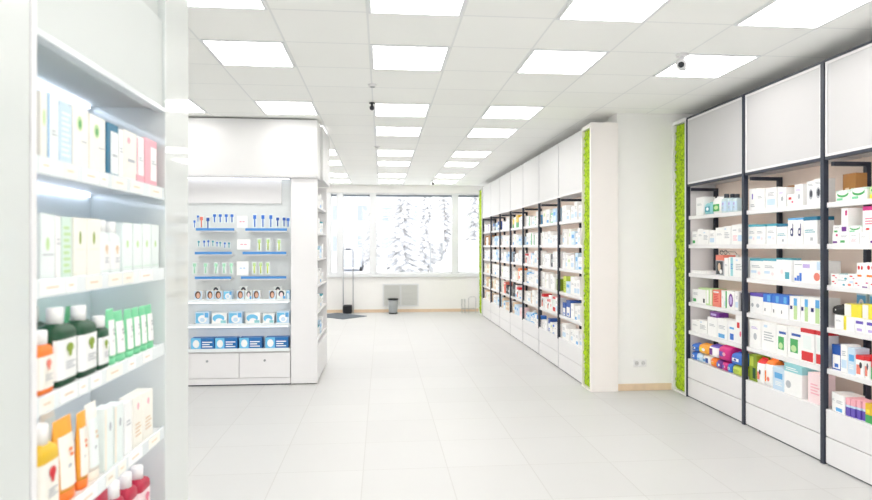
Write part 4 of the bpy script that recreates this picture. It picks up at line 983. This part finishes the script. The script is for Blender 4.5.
# ------------------------------------------------------------------ the street outside
gr = MB(); gr.box(-30, 34, -40, 90, -.42, -.12, SNOW)
struct('ground_outside', gr, 'snow-covered street beyond the windows', 'ground')
NEED = mat('frosted_needles', (212, 215, 219), .9, noise=.25, scale=3); BARK = mat('grey_bark', (190, 184, 180), .9, noise=.1)
def conifer(x, y, h, r, label, seed):
    t = thing('snowy_conifer', label, 'tree', (x, y, -.12), 0, 'snowy conifers outside')
    MB().lathe([(.16, 0), (.12, h * .4), (.02, h * .97)], BARK, n=10).build('trunk', t)
    q = random.Random(seed); b = MB()
    for k in range(26):
        v = k / 25; z = h * (.1 + .88 * v); rr_ = r * (1 - v) ** .8 + .08
        n_ = 9
        for i in range(n_):
            a = 2 * PI * (i + q.random()) / n_; L_ = rr_ * q.uniform(.65, 1.1); w_ = .16 + .22 * L_
            dx, dy = math.cos(a), math.sin(a); px_, py_ = -dy, dx
            z1 = z - L_ * .28
            b.rings([[(dx * .05 + px_ * .05, dy * .05 + py_ * .05, z), (dx * .05 - px_ * .05, dy * .05 - py_ * .05, z), (dx * .05, dy * .05, z + .07)],
                     [(dx * L_ * .6 + px_ * w_ / 2, dy * L_ * .6 + py_ * w_ / 2, z1), (dx * L_ * .6 - px_ * w_ / 2, dy * L_ * .6 - py_ * w_ / 2, z1), (dx * L_ * .6, dy * L_ * .6, z1 + .12)],
                     [(dx * L_ + px_ * .03, dy * L_ + py_ * .03, z1 - .12), (dx * L_ - px_ * .03, dy * L_ - py_ * .03, z1 - .12), (dx * L_, dy * L_, z1 - .07)]], NEED if (i + k) % 3 else SNOW)
    b.build('foliage', t)
conifer(1.05, 30, 6.0, 1.25, 'snowy conifer outside, first from left behind the wide window', 1)
conifer(2.45, 33.2, 5.4, 1.0, 'snowy conifer outside, just left of the white street board', 2)
conifer(3.75, 36.4, 6.7, 1.15, 'snowy conifer outside, behind the white street board', 3)
conifer(4.9, 31, 6.2, 1.2, 'snowy conifer outside, behind the narrow window by the moss strip', 4)
conifer(-.9, 52, 6.2, 1.5, 'distant snowy conifer outside, behind the antenna hoop', 5)
conifer(6.6, 38, 7.0, 1.5, 'distant snowy conifer outside, beyond the moss strip', 6)
# pale building far off, street board, parked cars
bd = thing('apartment_house', 'pale house far across the snowy street', 'building', (-4, 60, -.12))
PALEW = mat('pale_render', (214, 216, 220), .8, noise=.02)
part('wall', bd, PALEW, (-9, 9, 0, 6, 0, 7.5)); part('roof', bd, SNOW, (-9.3, 9.3, -.3, 6.3, 7.5, 8.0))
for i in range(7):
    for j in range(2): part('window', bd, mat('dull_pane', (170, 180, 192), .3), (-8 + 2.4 * i, -6.9 + 2.4 * i, -.03, -.002, 1.2 + 3 * j, 2.7 + 3 * j))
br = thing('street_board', 'blank white board on posts outside the wide window', 'board', (2.35, 26, -.12))
part('panel', br, mat('white_board', (250, 250, 252), .5), (-.31, .31, -.03, .03, 1.85, 2.72), bevel=.01)
for x in (-.25, .25): part('post', br, GREYP, (x - .03, x + .03, .031, .08, 0, 2.6))
GLD = mat('car_window', (140, 150, 164), .15, noise=.02); TY = mat('tyre_rubber', (60, 62, 66), .8)
def car(x, y, rgb, label, rz=0, L_=4.3, H_=1.5, van=False):
    c = thing('parked_car', label, 'car', (x, y, -.12), rz, 'parked cars outside')
    m_ = mat('car_paint_%d' % int(sum(rgb)), rgb, .3, coat=.5)
    pr = [(-L_ / 2, .3), (-L_ / 2, .75), (-L_ / 2 + .1, .9), (-L_ * .28, .98), (-L_ * .16, H_), (L_ * .3, H_), (L_ * .45, .98), (L_ / 2, .85), (L_ / 2, .3)]
    if van: pr = [(-L_ / 2, .3), (-L_ / 2, 1.0), (-L_ * .4, 1.15), (-L_ * .3, H_), (L_ / 2, H_), (L_ / 2, .3)]
    b = MB(); b.rings([[(a, -.85, z) for a, z in pr], [(a, .85, z) for a, z in pr]], m_); b.build('body', c, .04)
    part('side_window', c, GLD, (-L_ * .14, L_ * .3, -.857, -.852, 1.0, H_ - .1)); part('side_window', c, GLD, (-L_ * .14, L_ * .3, .852, .857, 1.0, H_ - .1))
    for sx in (-.31, .31):
        for sy in (-.78, .78):
            w_ = MB(); w_.tube([(sx * L_, sy - .1, .32), (sx * L_, sy + .1, .32)], .32, TY, 20); w_.build('wheel', c)
car(1.25, 43, (168, 178, 196), 'blue-grey car parked outside behind the wide window', PI / 2)
car(-2.2, 43, (186, 192, 204), 'silver car parked outside behind the narrow window post', PI / 2)
car(3.75, 22, (236, 238, 242), 'white van parked outside below the white street board', .25, 3.4, 1.9, True)

# ------------------------------------------------------------------ daylight, camera, exposure
W_ = bpy.data.worlds.new('overcast'); S.world = W_; t, n, l = nt(W_)
bg = n['Background']; tc = n.new('ShaderNodeTexCoord'); sp = n.new('ShaderNodeSeparateXYZ'); rp = n.new('ShaderNodeValToRGB')
rp.color_ramp.elements[0].position = .0; rp.color_ramp.elements[0].color = (.93, .93, .94, 1); rp.color_ramp.elements[1].position = .6; rp.color_ramp.elements[1].color = (1, .99, .98, 1)
l.new(tc.outputs['Generated'], sp.inputs[0]); l.new(sp.outputs[2], rp.inputs[0]); l.new(rp.outputs[0], bg.inputs['Color'])
bg.inputs['Strength'].default_value = 3.1
for k, (a, b, yy, z0, z1, rx) in enumerate([(a, b, YF + .16, WZ0, WZ1, -PI / 2) for a, b in WX[2:]] + [(-4.2, 3.2, -3.17, .25, 2.95, PI / 2)]):
    li = bpy.data.lights.new('daylight_portal', 'AREA'); li.shape = 'RECTANGLE'; li.size = b - a; li.size_y = z1 - z0
    li.cycles.is_portal = True
    lo = bpy.data.objects.new('daylight_portal', li); C.objects.link(lo); lo.location = ((a + b) / 2, yy, (z0 + z1) / 2); lo.rotation_euler = (rx, 0, 0)
cd = bpy.data.cameras.new('camera'); cam = bpy.data.objects.new('camera', cd); C.objects.link(cam)
cam.location = (0, 0, 1.59); cam.rotation_euler = (PI / 2, 0, -.0894)
cd.sensor_width = 36; cd.lens = 604 / 872 * 36; cd.shift_y = -4 / 872; cd.clip_end = 200; cd.clip_start = .05
cd.dof.use_dof = True; cd.dof.focus_distance = 6.5; cd.dof.aperture_fstop = 2.2
S.camera = cam
S.view_settings.view_transform = 'Standard'; S.view_settings.look = 'None'; S.view_settings.gamma = 1; S.view_settings.use_curve_mapping = False
S.view_settings.exposure = -0.32
S.cycles.max_bounces = 10; S.cycles.diffuse_bounces = 7; S.cycles.glossy_bounces = 4; S.cycles.transparent_max_bounces = 12
S.cycles.use_denoising = True; S.cycles.sample_clamp_indirect = 6
